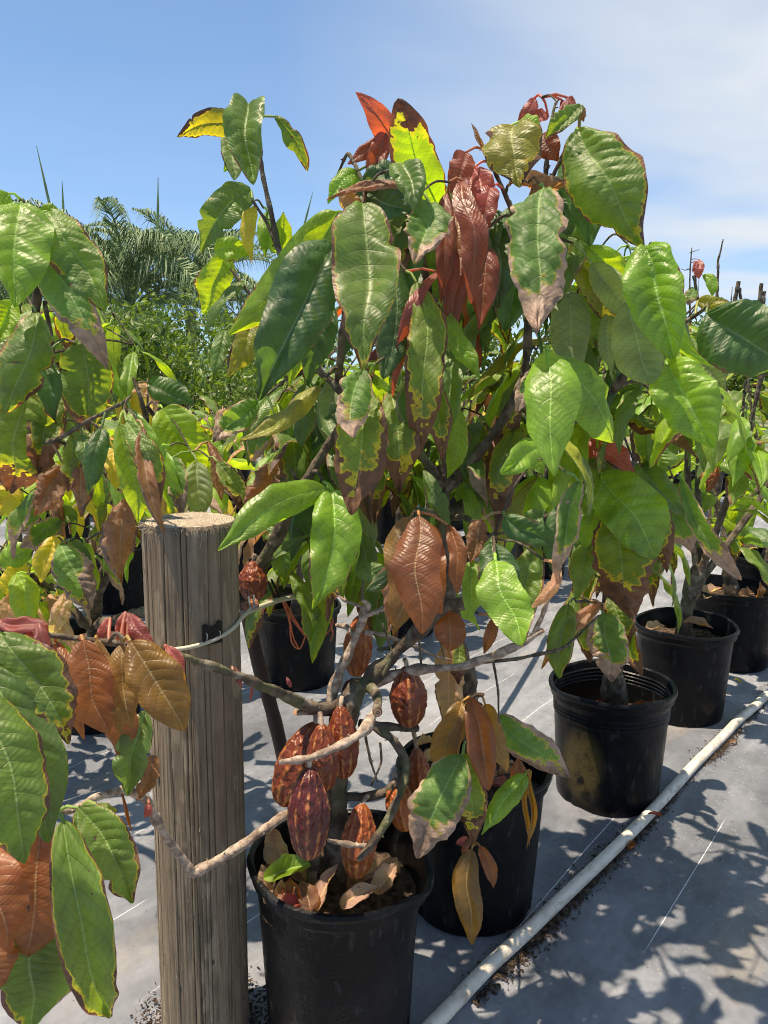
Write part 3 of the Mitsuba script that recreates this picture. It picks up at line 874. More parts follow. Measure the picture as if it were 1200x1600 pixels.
# ---------------------------------------------------------------- pots of the front row, the post, pipes
ROWS = 'black nursery pots of the front row'
pot(-0.105, 1.60, 0.192, 0.440, 'nearest black nursery pot, filled with dry leaves, beside the wooden post', 1, 0.085, dent=[(-0.35, 0.35, 0.10, 0.03), (0.9, 0.5, 0.03, 0.0)])
pot(0.255, 2.06, 0.208, 0.430, 'second black pot of the front row, with bronze leaves hanging over its rim', 2, 0.07)
pot(0.830, 2.66, 0.212, 0.435, 'black pot with ringed rim and ochre stain on its side, third in the front row', 3, 0.15, rings=3)
pot(1.375, 3.38, 0.218, 0.430, 'fourth black pot of the front row, between the ringed pot and the far ones', 4, 0.08)
pot(1.900, 4.05, 0.230, 0.430, 'fifth black pot of the front row with a thick trunk and curled dead leaves', 5, 0.08)
pot(2.430, 4.82, 0.230, 0.430, 'sixth black pot of the front row, cut by the right edge of the photo', 6, 0.08)
pot(-0.440, 3.76, 0.213, 0.400, 'black pot of the second row, standing right of the post under the orange twine', 7, 0.07)
pot(-1.300, 3.30, 0.210, 0.420, 'black pot of the second row, hidden behind the bronze leaves left of the post', 8, 0.07)
pot(-1.760, 5.05, 0.215, 0.420, 'black pot standing left of the post top in the third row', 9, 0.07, taper=0.97)


def post():
    key = thing('wooden_post', 'thick weathered round wooden post with a flat sawn top', 'post')
    top, foot = at(297, 812, 1.585), np.array([0, 0, -0.1])
    low = at(322, 1600, 1.585)
    ax = (top - low) / (top[2] - low[2])
    foot = low + ax * (-0.1 - low[2])
    na, nz = 680, 150
    a, z = np.linspace(0, 2 * np.pi, na + 1), np.linspace(0, 1, nz + 1)
    zz, aa = np.meshgrid(z, a, indexing='ij')
    rng = np.random.default_rng(5)
    R = 0.0985 + 0.002 * np.cos(3 * aa + 1) + 0.0015 * np.cos(2 * aa + zz * 2)
    h = (top[2] - foot[2])
    P = np.stack([np.cos(aa) * 2.2, np.sin(aa) * 2.2, zz * h * 1.6], -1)
    R = R + 0.0030 * (meshkit.noise(P, 1) - 0.5) + 0.0014 * (meshkit.noise(np.stack([np.cos(aa) * 16, np.sin(aa) * 16, zz * h * 2.2], -1), 2) - 0.5)
    for k in range(60):                                              # drying cracks along the grain
        a0, c, ln = rng.uniform(0, 2 * np.pi), rng.uniform(0.0, 1.0), rng.uniform(0.12, 0.5)
        if k < 24:
            a0, c, ln = 2 * np.pi * (k + rng.uniform(-0.9, 0.9)) / 24, rng.uniform(0.6, 1.0), rng.uniform(0.25, 0.8)
        path = a0 + 0.05 * (meshkit.noise(np.stack([z * h * 3 + k * 9, z * 0, z * 0], -1), 3) - 0.5)
        w = rng.uniform(0.009, 0.015)
        da = np.abs((aa - path[:, None] + np.pi) % (2 * np.pi) - np.pi)
        R = R - rng.uniform(0.0015, 0.0058) * np.clip(1 - da / w, 0, 1) * np.clip((ln - np.abs(zz - c)) / 0.06, 0, 1) ** 0.5
    R = R - 0.006 * np.clip((zz - 0.988) / 0.012, 0, 1) ** 2 + 0.004 * np.clip((zz - 0.975) / 0.025, 0, 1) * (meshkit.noise(np.stack([np.cos(aa) * 30, np.sin(aa) * 30, zz * 90], -1), 8) - 0.5)
    cen = foot + (top - foot) * zz[..., None]
    v = cen + np.stack([R * np.cos(aa), R * np.sin(aa), aa * 0], -1)
    i, j = np.meshgrid(np.arange(nz), np.arange(na), indexing='ij')
    w_ = na + 1
    q = np.stack([i * w_ + j, i * w_ + j + 1, (i + 1) * w_ + j + 1, (i + 1) * w_ + j], -1).reshape(-1, 4)
    put(key + '__shaft', mikit.ply((v.reshape(-1, 3), q), 'weathered_wood', smooth=True, uv=np.stack([aa / (2 * np.pi), zz], -1).reshape(-1, 2)))
    # the sawn end, its rim frayed
    rr = np.linspace(0, 1, 40)
    r2, a2 = np.meshgrid(rr, a, indexing='ij')
    ex, ey = r2 * R[-1][None] * np.cos(a2), r2 * R[-1][None] * np.sin(a2)
    ez = 0.0022 * (meshkit.noise(np.stack([ex * 260, ey * 260, ex * 0], -1), 4) - 0.5) + 0.004 * (meshkit.noise(np.stack([ex * 45, ey * 45, ex * 0], -1), 5) - 0.5) * r2
    ez[-1] = 0.0
    end = top + np.stack([ex, ey, ez + 0.0], -1)
    i, j = np.meshgrid(np.arange(39), np.arange(na), indexing='ij')
    q = np.stack([i * w_ + j, i * w_ + j + 1, (i + 1) * w_ + j + 1, (i + 1) * w_ + j], -1).reshape(-1, 4)
    put(key + '__sawn_top', mikit.ply((end.reshape(-1, 3), q), 'wood_end', smooth=True, uv=np.stack([ex, ey], -1).reshape(-1, 2)))
    frays = []
    for k in range(420):
        b = rng.uniform(np.pi, 2 * np.pi) if k < 330 else rng.uniform(0, np.pi)
        L = rng.uniform(0.002, 0.011) * (1 if rng.random() < 0.9 else 1.8)
        p0 = top + np.array([0.0955 * math.cos(b), 0.0955 * math.sin(b), rng.uniform(-0.012, 0.002)])
        p1 = p0 + np.array([math.cos(b), math.sin(b), 0]) * L * 0.75 + np.array([0, 0, rng.uniform(-0.9, 0.4)]) * L + rng.normal(size=3) * L * 0.3
        frays.append(tube([p0, p1], [0.0011, 0.0004], 4))
    for k in range(70):                                               # splinters standing off the side
        b, zq = rng.uniform(np.pi, 2 * np.pi), rng.uniform(0.05, 0.97)
        c = foot + (top - foot) * zq
        p0 = c + np.array([math.cos(b), math.sin(b), 0]) * 0.097
        p1 = c + np.array([math.cos(b + rng.normal() * 0.05), math.sin(b), 0]) * rng.uniform(0.098, 0.104) + np.array([0, 0, rng.uniform(0.008, 0.03)])
        frays.append(tube([p0, p1], [0.0009, 0.0004], 4))
    put(key + '__frayed_fibre', mikit.ply(join(frays), 'wood_end', uv=np.zeros((sum(len(v) for v, f in frays), 2)) + 0.03), kind='stuff')
    return top, foot


POST_TOP, POST_FOOT = post()


def post_axis(z):
    return POST_FOOT + (POST_TOP - POST_FOOT) * ((z - POST_FOOT[2]) / (POST_TOP[2] - POST_FOOT[2]))


def clip_plate():
    import shapely.geometry as sg
    from shapely import affinity
    key = thing('plastic_plate', 'small black notched plastic plate stapled to the post above the cream tube', 'bracket')
    w, h = 0.0405, 0.046
    pl = sg.Polygon([(-w / 2, 0), (w / 2, 0), (w / 2, h), (w / 2 - 0.010, h), (-w / 2 + 0.010, h - 0.003), (-w / 2, h - 0.003)]).difference(sg.Point(0, h + 0.003).buffer(0.0125, 24))
    pl = pl.buffer(-0.0012).buffer(0.0012)
    m = trimesh.creation.extrude_polygon(pl, 0.003, engine='earcut')
    c = at(337, 1009, 1.487)
    ax = post_axis(c[2])
    b = math.atan2(at(337, 1009, 1.487)[1] - ax[1], at(337, 1009, 1.487)[0] - ax[0])
    o = np.array([math.cos(b), math.sin(b), 0])
    e = np.array([-o[1], o[0], 0])

    def tf(v):
        v = np.asarray(v)
        return np.array([ax[0], ax[1], c[2]]) + v[:, :1] * e + v[:, 1:2] * np.array([0, 0, 1.0]) + (v[:, 2:] + 0.1035) * o
    put(key + '__plate', mikit.ply((tf(m.vertices), m.faces), 'black_gloss'))
    for sx in (-0.0135, 0.0145):
        p = tf([[sx, 0.010, 0.002], [sx, 0.011, 0.0045], [sx + 0.0012, 0.019, 0.005], [sx + 0.0003, 0.025, 0.0045], [sx, 0.0262, 0.002]])
        put(key + '__staple', mikit.ply(tube(p, 0.0008, 6), 'steel', smooth=50))
    rg = [[0.005 * math.cos(t), 0.016 + 0.005 * math.sin(t), 0.0034] for t in np.linspace(0, 2 * math.pi, 25)]
    put(key + '__moulded_ring', mikit.ply(tube(tf(rg), 0.0007, 6), 'black_gloss', smooth=50))


clip_plate()


def wrap(points, r, bsdf, part_of, n=8):
    return put(part_of, mikit.ply(tube(catmull(points, n), r, 12), bsdf, smooth=50))


def post_ring(a0, a1, z0, z1, r, n=20):
    out = []
    for t in np.linspace(0, 1, n):
        b, z = a0 + (a1 - a0) * t, z0 + (z1 - z0) * t
        out.append(post_axis(z) + np.array([math.cos(b) * r, math.sin(b) * r, 0]))
    return out


ct = thing('cream_tube', 'cream plastic tube looped round the post and tied to the black hose', 'tube')
zt = at(320, 1014, 1.487)[2]
loop = [p + np.array([0, 0, 0.040 * max(0.0, (k - 14) / 11) ** 1.5]) for k, p in enumerate(post_ring(math.radians(100), math.radians(352), zt + 0.002, zt - 0.004, 0.1055, 26))]
put(ct + '__loop', mikit.ply(tube(catmull(loop + [at(389, 955, 1.635), at(391, 951, 1.66)], 4), 0.0044, 10), 'cream_plastic', smooth=50))
put(ct + '__tail', mikit.ply(tube(catmull([at(366, 962, 1.70), at(391, 955, 1.69), at(404, 949, 1.72), at(440, 937, 1.85), at(480, 930, 2.0), at(540, 918, 2.2)], 5), 0.0062, 10), 'cream_plastic', smooth=50))
put(ct + '__clamp', mikit.ply(tube([at(383, 950, 1.675), at(400, 942, 1.695)], [0.0135, 0.0125], 8), 'copper_rust'))
put(ct + '__clamp_screw', mikit.ply(join([tube([at(390, 948, 1.665), at(388, 932, 1.66)], 0.003, 6), tube([at(397, 945, 1.665), at(396, 930, 1.66)], 0.003, 6), tube([at(386, 956, 1.655), at(402, 946, 1.66)], 0.0035, 6)]), 'steel'))

hs = thing('irrigation_hose', 'black irrigation hose strung from the post to the right behind the leaves', 'hose')
wrap([at(250, 938, 1.86), at(372, 931, 1.90), at(420, 926, 1.93), at(480, 918, 2.05), at(540, 909, 2.25), at(600, 905, 2.5), at(720, 890, 3.2), at(820, 830, 4.4)], 0.0165, 'black_hose', hs + '__hose')
for p, q in ((at(434, 945, 1.92), at(414, 900, 1.90)), (at(436, 934, 1.925), at(424, 905, 1.925))):
    put(hs + '__cable_tie', mikit.ply(tube(catmull([p, (p + q) / 2 + [0.004, -0.01, 0], q], 4), 0.0028, 6), 'black_gloss', smooth=50))
for (pts, lab) in (([at(-60, 762, 5.2), at(40, 745, 5.3), at(160, 738, 5.4), at(330, 742, 5.6)], 'upper thin black hose strung behind the left-hand cacao leaves'), ([at(-60, 815, 4.3), at(40, 802, 4.4), at(180, 786, 4.6), at(330, 772, 4.8), at(470, 765, 5.0)], 'lower black hose strung behind the left-hand cacao leaves'),
                   ([at(340, 790, 6.0), at(480, 772, 6.3), at(620, 760, 6.8)], 'thin black hose behind the crown, above the second-row pot')):
    k = put('irrigation_hose', mikit.ply(tube(catmull(pts, 8), 0.017, 10), 'black_hose', smooth=50), lab, 'hose')

tw = thing('orange_twine', 'tangle of orange twine hanging from the black hose', 'twine')
for pts in ([(440, 935), (455, 965), (470, 985), (480, 995), (500, 998), (520, 975), (511, 945), (508, 930)], [(441, 938), (452, 970), (455, 1000), (464, 1013), (472, 1008), (484, 970), (490, 940), (498, 925)],
            [(443, 936), (465, 975), (478, 990), (490, 985), (503, 950), (506, 928)], [(507, 930), (512, 950), (517, 975), (520, 990), (517, 1001)], [(508, 928), (520, 918), (535, 914), (540, 914)], [(506, 926), (522, 922), (537, 917)],
            [(446, 945), (452, 965), (458, 995), (466, 1012)]):
    rng = np.random.default_rng(len(pts) + pts[-1][0])
    put(tw + '__strand', mikit.ply(tube(catmull([at(x, y, 1.96 + 0.012 * rng.normal() + 0.0006 * (x - 440)) for x, y in pts], 6), 0.0023, 6), 'twine_fibre', smooth=50))

k = put('stake', mikit.ply(tube(catmull([at(380, 925, 1.98), at(400, 1020, 2.0), at(425, 1110, 2.02), at(447, 1200, 2.04), at(470, 1300, 2.06), at(492, 1385, 2.06)], 6), np.linspace(0.019, 0.0225, 31) * (1 + 0.12 * (meshkit.noise(np.arange(31)[:, None] * np.array([[0.9, 0, 0]]), 4) - 0.5)), 12), 'dark_stake', smooth=60),
        'dark leaning stick standing between the post and the nearest pot', 'stake')
scene['dark_stake'] = {'type': 'bumpmap', 'scale': 0.004, 'tex': proc(bark_bump, 5e-4), 'b': {'type': 'principled', 'base_color': {'type': 'rgb', 'value': (0.040, 0.022, 0.016)}, 'roughness': 0.7}}

# white pipe on the cloth
pa, pb = on_ground(690, 1603), on_ground(1200, 1088)
dirn = (pb - pa) / np.linalg.norm(pb - pa)
pp = [pa + dirn * s for s in np.linspace(-1.6, 9.0, 60)]
rng = np.random.default_rng(3)
pp = [np.array([p[0] + 0.008 * math.sin(i * 0.55), p[1], max(ground_z(p[0], p[1]), -0.002) + 0.0185 + 0.001 * math.sin(i * 0.8)]) for i, p in enumerate(pp)]
pk = thing('white_pipe', 'long white plastic pipe lying on the ground cloth beside the pots', 'pipe')
put(pk + '__pipe', mikit.ply(tube(catmull(pp, 3), 0.0188, 20), 'pvc', smooth=50))

# crumbs of bark and soil along the pipe, and round the foot of the post
rng = np.random.default_rng(17)
V, F = [], []
ico = trimesh.creation.icosphere(subdivisions=0)


def crumb(p, s):
    v = ico.vertices * rng.uniform(0.5, 1.3, (12, 1)) * np.array([rng.uniform(0.6, 2.2), rng.uniform(0.4, 1), rng.uniform(0.3, 0.8)]) * s
    a = rng.uniform(0, 6.3)
    v[:, :2] = v[:, :2] @ np.array([[math.cos(a), -math.sin(a)], [math.sin(a), math.cos(a)]])
    V.append((v + p, ico.faces))


side = np.array([dirn[1], -dirn[0], 0])
while len(V) < 4600:
    s = rng.uniform(0.1, 3.4)
    den = meshkit.noise(np.array([[s * 3.2, 0.5, 0.5]]), 6)[0]
    if rng.random() > np.clip((den - 0.40) * 3.5, 0.06, 1):
        continue
    off = 0.014 + abs(rng.normal()) * 0.030 * (0.25 + 1.2 * max(0, den - 0.4))
    if rng.random() < 0.1:
        off = -0.02 - abs(rng.normal()) * 0.02
    p = pa + dirn * s + side * off
    crumb(np.array([p[0], p[1], ground_z(p[0], p[1]) + 0.003 + rng.uniform(0, 0.006) * (off < 0.05)]), rng.uniform(0.0013, 0.0042))
for k in range(1700):
    b = rng.uniform(0, 6.3)
    q = post_axis(0) + np.array([math.cos(b), math.sin(b), 0]) * (0.10 + abs(rng.normal()) * 0.045)
    crumb(np.array([q[0], q[1], ground_z(q[0], q[1]) + 0.004 + max(0, 0.02 - 0.2 * max(0, np.linalg.norm(q[:2] - post_axis(0)[:2]) - 0.1))]), rng.uniform(0.0014, 0.0042))
for k in range(520):
    x, y = rng.uniform(-1.6, 2.6), rng.uniform(1.3, 4.6)
    crumb(np.array([x, y, ground_z(x, y) + 0.001]), rng.uniform(0.001, 0.0028))
put('soil_crumbs', mikit.ply(join(V), 'soil_surface'), 'dark crumbs of soil and bark scattered on the cloth along the white pipe', None, None, 'stuff')

# ---------------------------------------------------------------- the near cacao trees
A = Tree('cacao tree hung with dark red ribbed pods, growing in the nearest pot beside the post')
A.limb('trunk', [at(533, 1420, 1.62), at(528, 1330, 1.61), at(524, 1230, 1.60), at(534, 1130, 1.60), at(562, 1066, 1.62)], [.031, .029, .023, .022, .021])
A.limb('trunk', [at(487, 1400, 1.56), at(489, 1345, 1.57), at(496, 1270, 1.585), at(518, 1215, 1.60)], [.013, .011, .0105, .010])
A.limb('branch', [at(548, 1090, 1.61), at(585, 1055, 1.62), at(628, 1012, 1.60), at(665, 975, 1.58), at(700, 948, 1.56), at(727, 943, 1.545)], [0.0163, 0.0146, 0.0129, 0.0116, 0.0095, 0.0082], cut=True)
A.limb('branch', [at(512, 1118, 1.60), at(522, 1075, 1.62), at(545, 1020, 1.63), at(560, 985, 1.63), at(576, 950, 1.62), at(566, 937, 1.61)], [0.0112, 0.0099, 0.0086, 0.0073, 0.0060, 0.0043], 'pale_bark')
A.limb('branch', [at(558, 998, 1.63), at(540, 980, 1.66), at(526, 977, 1.68)], [0.0060, 0.0052, 0.0043], 'pale_bark', cut=True)
A.limb('branch', [at(573, 962, 1.62), at(590, 955, 1.62), at(602, 948, 1.62), at(597, 955, 1.60)], [0.0052, 0.0043, 0.0034, 0.0026], 'pale_bark')
A.limb('branch', [at(575, 950, 1.62), at(555, 945, 1.64), at(535, 935, 1.68), at(524, 925, 1.72)], [0.0034, 0.0030, 0.0026, 0.0022], 'pale_bark')
A.limb('branch', [at(570, 988, 1.63), at(600, 992, 1.66), at(640, 1008, 1.72), at(690, 1028, 1.78), at(740, 1035, 1.82)], [0.0052, 0.0043, 0.0034, 0.0030, 0.0026], 'pale_bark')
A.limb('branch', [at(545, 1092, 1.61), at(515, 1108, 1.58), at(485, 1105, 1.55), at(440, 1084, 1.47), at(395, 1067, 1.38), at(330, 1040, 1.32), at(250, 1016, 1.27), at(170, 1004, 1.22), at(80, 993, 1.19), at(0, 985, 1.17), at(-70, 978, 1.15)], [0.0129, 0.0120, 0.0112, 0.0099, 0.0082, 0.0065, 0.0053, 0.0048, 0.0043, 0.0039, 0.0034], rough=0.16)
A.limb('branch', [at(497, 1112, 1.585), at(475, 1112, 1.55), at(462, 1113, 1.53)], [0.0077, 0.0065, 0.0056], 'pale_bark', cut=True)
A.limb('branch', [at(575, 1075, 1.62), at(620, 1052, 1.62), at(660, 1046, 1.60), at(720, 1042, 1.56), at(770, 1026, 1.53), at(810, 1008, 1.51), at(848, 985, 1.49)], [0.0095, 0.0090, 0.0086, 0.0082, 0.0077, 0.0073, 0.0060], 'pale_bark', cut=True)
A.limb('branch', [at(832, 995, 1.50), at(845, 965, 1.49), at(860, 925, 1.48), at(868, 880, 1.47)], [0.0052, 0.0047, 0.0043, 0.0034], 'pale_bark')
A.limb('branch', [at(572, 1066, 1.62), at(587, 1085, 1.56), at(590, 1113, 1.47)], [0.0120, 0.0103, 0.0095], cut=True)
A.limb('branch', [at(588, 1108, 1.49), at(572, 1138, 1.45), at(540, 1160, 1.42), at(490, 1182, 1.40), at(436, 1191, 1.38)], [0.0090, 0.0086, 0.0077, 0.0069, 0.0056], 'pale_bark')
A.limb('branch', [at(562, 1130, 1.60), at(600, 1136, 1.62), at(652, 1138, 1.66)], [0.0095, 0.0082, 0.0073], cut=True)
A.limb('branch', [at(585, 1135, 1.60), at(612, 1155, 1.58), at(632, 1185, 1.56), at(634, 1218, 1.54), at(618, 1255, 1.50), at(596, 1300, 1.47), at(560, 1344, 1.43)], [0.0090, 0.0086, 0.0082, 0.0077, 0.0073, 0.0069, 0.0056], rough=0.18)
A.limb('branch', [at(578, 1322, 1.455), at(548, 1320, 1.45), at(512, 1313, 1.44)], [0.0052, 0.0047, 0.0039], 'pale_bark')
A.limb('branch', [at(525, 1246, 1.60), at(570, 1244, 1.60), at(605, 1236, 1.60), at(632, 1216, 1.57)], [0.0099, 0.0090, 0.0090, 0.0086])
A.limb('branch', [at(520, 1238, 1.60), at(460, 1265, 1.52), at(400, 1306, 1.42), at(345, 1342, 1.36), at(300, 1366, 1.325)], [0.0095, 0.0090, 0.0082, 0.0077, 0.0073], 'pale_bark', cut=True)
A.limb('branch', [at(301, 1364, 1.326), at(270, 1322, 1.31), at(244, 1283, 1.28), at(229, 1250, 1.25), at(196, 1236, 1.21), at(150, 1246, 1.16), at(118, 1263, 1.12), at(84, 1270, 1.09), at(55, 1290, 1.07)], [.0090, .0080, .0075, .0070, .0064, .0060, .0052, .0042, .0034], 'pale_bark', n=6, rough=0.2)
A.limb('branch', [at(625, 1010, 1.61), at(590, 1015, 1.66)], [0.0069, 0.0034])
for pts in ([(571, 1150), (578, 1185), (590, 1222)], [(594, 1160), (596, 1190), (580, 1228)], [(598, 1055), (612, 1020), (598, 975)], [(771, 1035), (778, 1080), (780, 1130)], [(658, 1040), (655, 1000), (650, 965)]):
    A.limb('twig', [at(x, y, 1.57 if x < 650 else 1.60) for x, y in pts], [.0032, .0028, .0018], sides=6)

A.pod(at(484, 1198, 1.40), at(482, 1343, 1.385), 64 / 1200 * 1.42 * 1.06, 4, at(481, 1183, 1.40), 'large dark maroon pod hanging foremost')
A.pod(at(494, 1130, 1.55), at(440, 1258, 1.535), 0.094, 9, at(492, 1112, 1.56), 'orange-brown pod leaning left behind the foremost pod')
A.pod(at(503, 1132, 1.50), at(505, 1236, 1.50), 0.070, 13, at(500, 1115, 1.53), 'red-brown pod just above the foremost pod')
A.pod(at(532, 1103, 1.57), at(538, 1216, 1.56), 0.070, 17, at(535, 1088, 1.59), 'narrow red-brown pod right of the clustered pods')
A.pod(at(636, 1041, 1.62), at(640, 1136, 1.62), 0.080, 21, at(632, 1030, 1.61), 'dark brown pod with netted skin below the pale branch')
A.pod(at(566, 1255, 1.54), at(556, 1373, 1.50), 0.074, 26, at(575, 1244, 1.58), 'grooved brown pod low over the pot rim')
A.pod(at(617, 1216, 1.60), at(636, 1299, 1.57), 0.064, 31, at(614, 1206, 1.60), 'small orange pod at the pot rim')
A.pod(at(651, 1168, 1.70), at(657, 1247, 1.70), 0.054, 38, at(645, 1140, 1.68), 'small brown pod in front of the second pot')
A.pod(at(562, 962, 1.75), at(556, 1058, 1.74), 0.066, 35, at(568, 950, 1.66), 'tan pod with a round scar behind the pale sticks')
A.pod(at(556, 1062, 1.66), at(540, 1094, 1.62), 0.040, 40, at(566, 1062, 1.63), 'small black shrivelled pod under the fork')

B = Tree('tall cacao tree with the wide drooping crown in the middle, growing in the second pot')
B.limb('trunk', [at(757, 1225, 2.05), at(738, 1130, 2.0), at(718, 1045, 1.96), at(702, 960, 1.93), at(694, 880, 1.90), at(692, 800, 1.88), at(694, 740, 1.86)], [.031, .029, .027, .023, .018, .0155, .0145])
B.limb('branch', [at(694, 745, 1.86), at(691, 650, 1.84), at(684, 560, 1.80), at(670, 450, 1.76), at(645, 340, 1.74), at(626, 262, 1.72), at(617, 237, 1.72)], [.014, .0115, .0095, .008, .006, .004, .003])
B.limb('branch', [at(692, 760, 1.86), at(650, 700, 1.84), at(590, 650, 1.84), at(530, 605, 1.84), at(500, 580, 1.84), at(472, 500, 1.84), at(436, 392, 1.82), at(420, 320, 1.80), at(405, 240, 1.80), at(398, 190, 1.79)], [.0125, .0115, .0105, .0100, .0085, .0075, .0062, .0055, .0048, .004])
B.limb('branch', [at(528, 606, 1.84), at(535, 520, 1.76), at(545, 430, 1.70), at(560, 350, 1.66), at(570, 300, 1.66), at(545, 240, 1.70), at(526, 275, 1.74)], [.009, .0075, .0065, .0055, .0045, .0035, .002])
B.limb('branch', [at(434, 392, 1.82), at(415, 345, 1.84), at(395, 315, 1.86)], [.0045, .0035, .0028])
B.limb('branch', [at(470, 505, 1.84), at(440, 500, 1.86), at(400, 470, 1.88), at(360, 420, 1.90)], [.006, .005, .004, .003])
B.limb('branch', [at(692, 770, 1.87), at(738, 720, 1.87), at(790, 650, 1.86), at(818, 590, 1.84), at(826, 500, 1.80), at(838, 400, 1.76), at(848, 310, 1.72), at(858, 215, 1.72), at(866, 165, 1.73), at(873, 155, 1.73)], [.0130, .0120, .0110, .0095, .0085, .0072, .006, .004, .0028, .002])
B.limb('branch', [at(838, 400, 1.76), at(800, 330, 1.74), at(770, 260, 1.74), at(752, 225, 1.74)], [.006, .005, .004, .003])
B.limb('branch', [at(848, 310, 1.72), at(880, 240, 1.70), at(905, 200, 1.70)], [.005, .004, .003])
B.limb('branch', [at(694, 805, 1.88), at(760, 770, 1.92), at(830, 700, 1.96), at(905, 650, 1.93), at(960, 610, 1.88), at(985, 560, 1.83), at(1002, 480, 1.76), at(1012, 400, 1.68), at(1018, 380, 1.66)], [.0120, .0115, .0105, .0098, .009, .008, .007, .005, .004])
B.limb('branch', [at(920, 640, 1.92), at(935, 560, 1.92), at(955, 470, 1.88), at(965, 440, 1.86)], [.006, .005, .004, .003])
B.limb('branch', [at(985, 560, 1.83), at(1040, 520, 1.82), at(1090, 490, 1.76), at(1106, 478, 1.72)], [.006, .005, .004, .003])
B.limb('branch', [at(820, 590, 1.84), at(840, 565, 1.70), at(855, 548, 1.50)], [.006, .0048, .0035])
B.limb('branch', [at(692, 800, 1.88), at(672, 800, 1.70), at(660, 800, 1.50), at(652, 800, 1.42)], [.0095, .008, .006, .005])
B.limb('branch', [at(693, 810, 1.88), at(730, 810, 1.75), at(770, 840, 1.56)], [.008, .006, .004])
B.limb('branch', [at(735, 1120, 2.0), at(732, 1100, 1.85), at(735, 1092, 1.70), at(755, 1085, 1.66)], [.008, .006, .005, .004])
B.limb('branch', [at(750, 1180, 2.02), at(790, 1190, 1.80), at(822, 1208, 1.66)], [.006, .0045, .003])
B.limb('branch', [at(737, 1200, 1.80), at(742, 1270, 1.68), at(741, 1320, 1.62)], [.004, .003, .0025], 'pale_bark')
B.limb('branch', [at(700, 960, 1.93), at(720, 940, 1.75), at(716, 955, 1.66)], [.007, .005, .004])
B.limb('branch', [at(740, 1035, 1.86), at(800, 1030, 1.90), at(880, 1012, 2.02), at(935, 962, 2.1)], [.005, .0045, .004, .003])


def table(tree, text):
    """One leaf a line: base x y, tip x y, width (pixels of the photograph), metres ahead, kind, further shape settings."""
    for line in text.strip().splitlines():
        w = line.split('|')
        p = w[0].split()
        o = {k: float(v) for k, v in (x.split('=') for x in p[7:])}
        tree.hero(*map(float, p[:6]), globals()[p[6]], label=w[1].strip() if len(w) > 1 else None, **o)


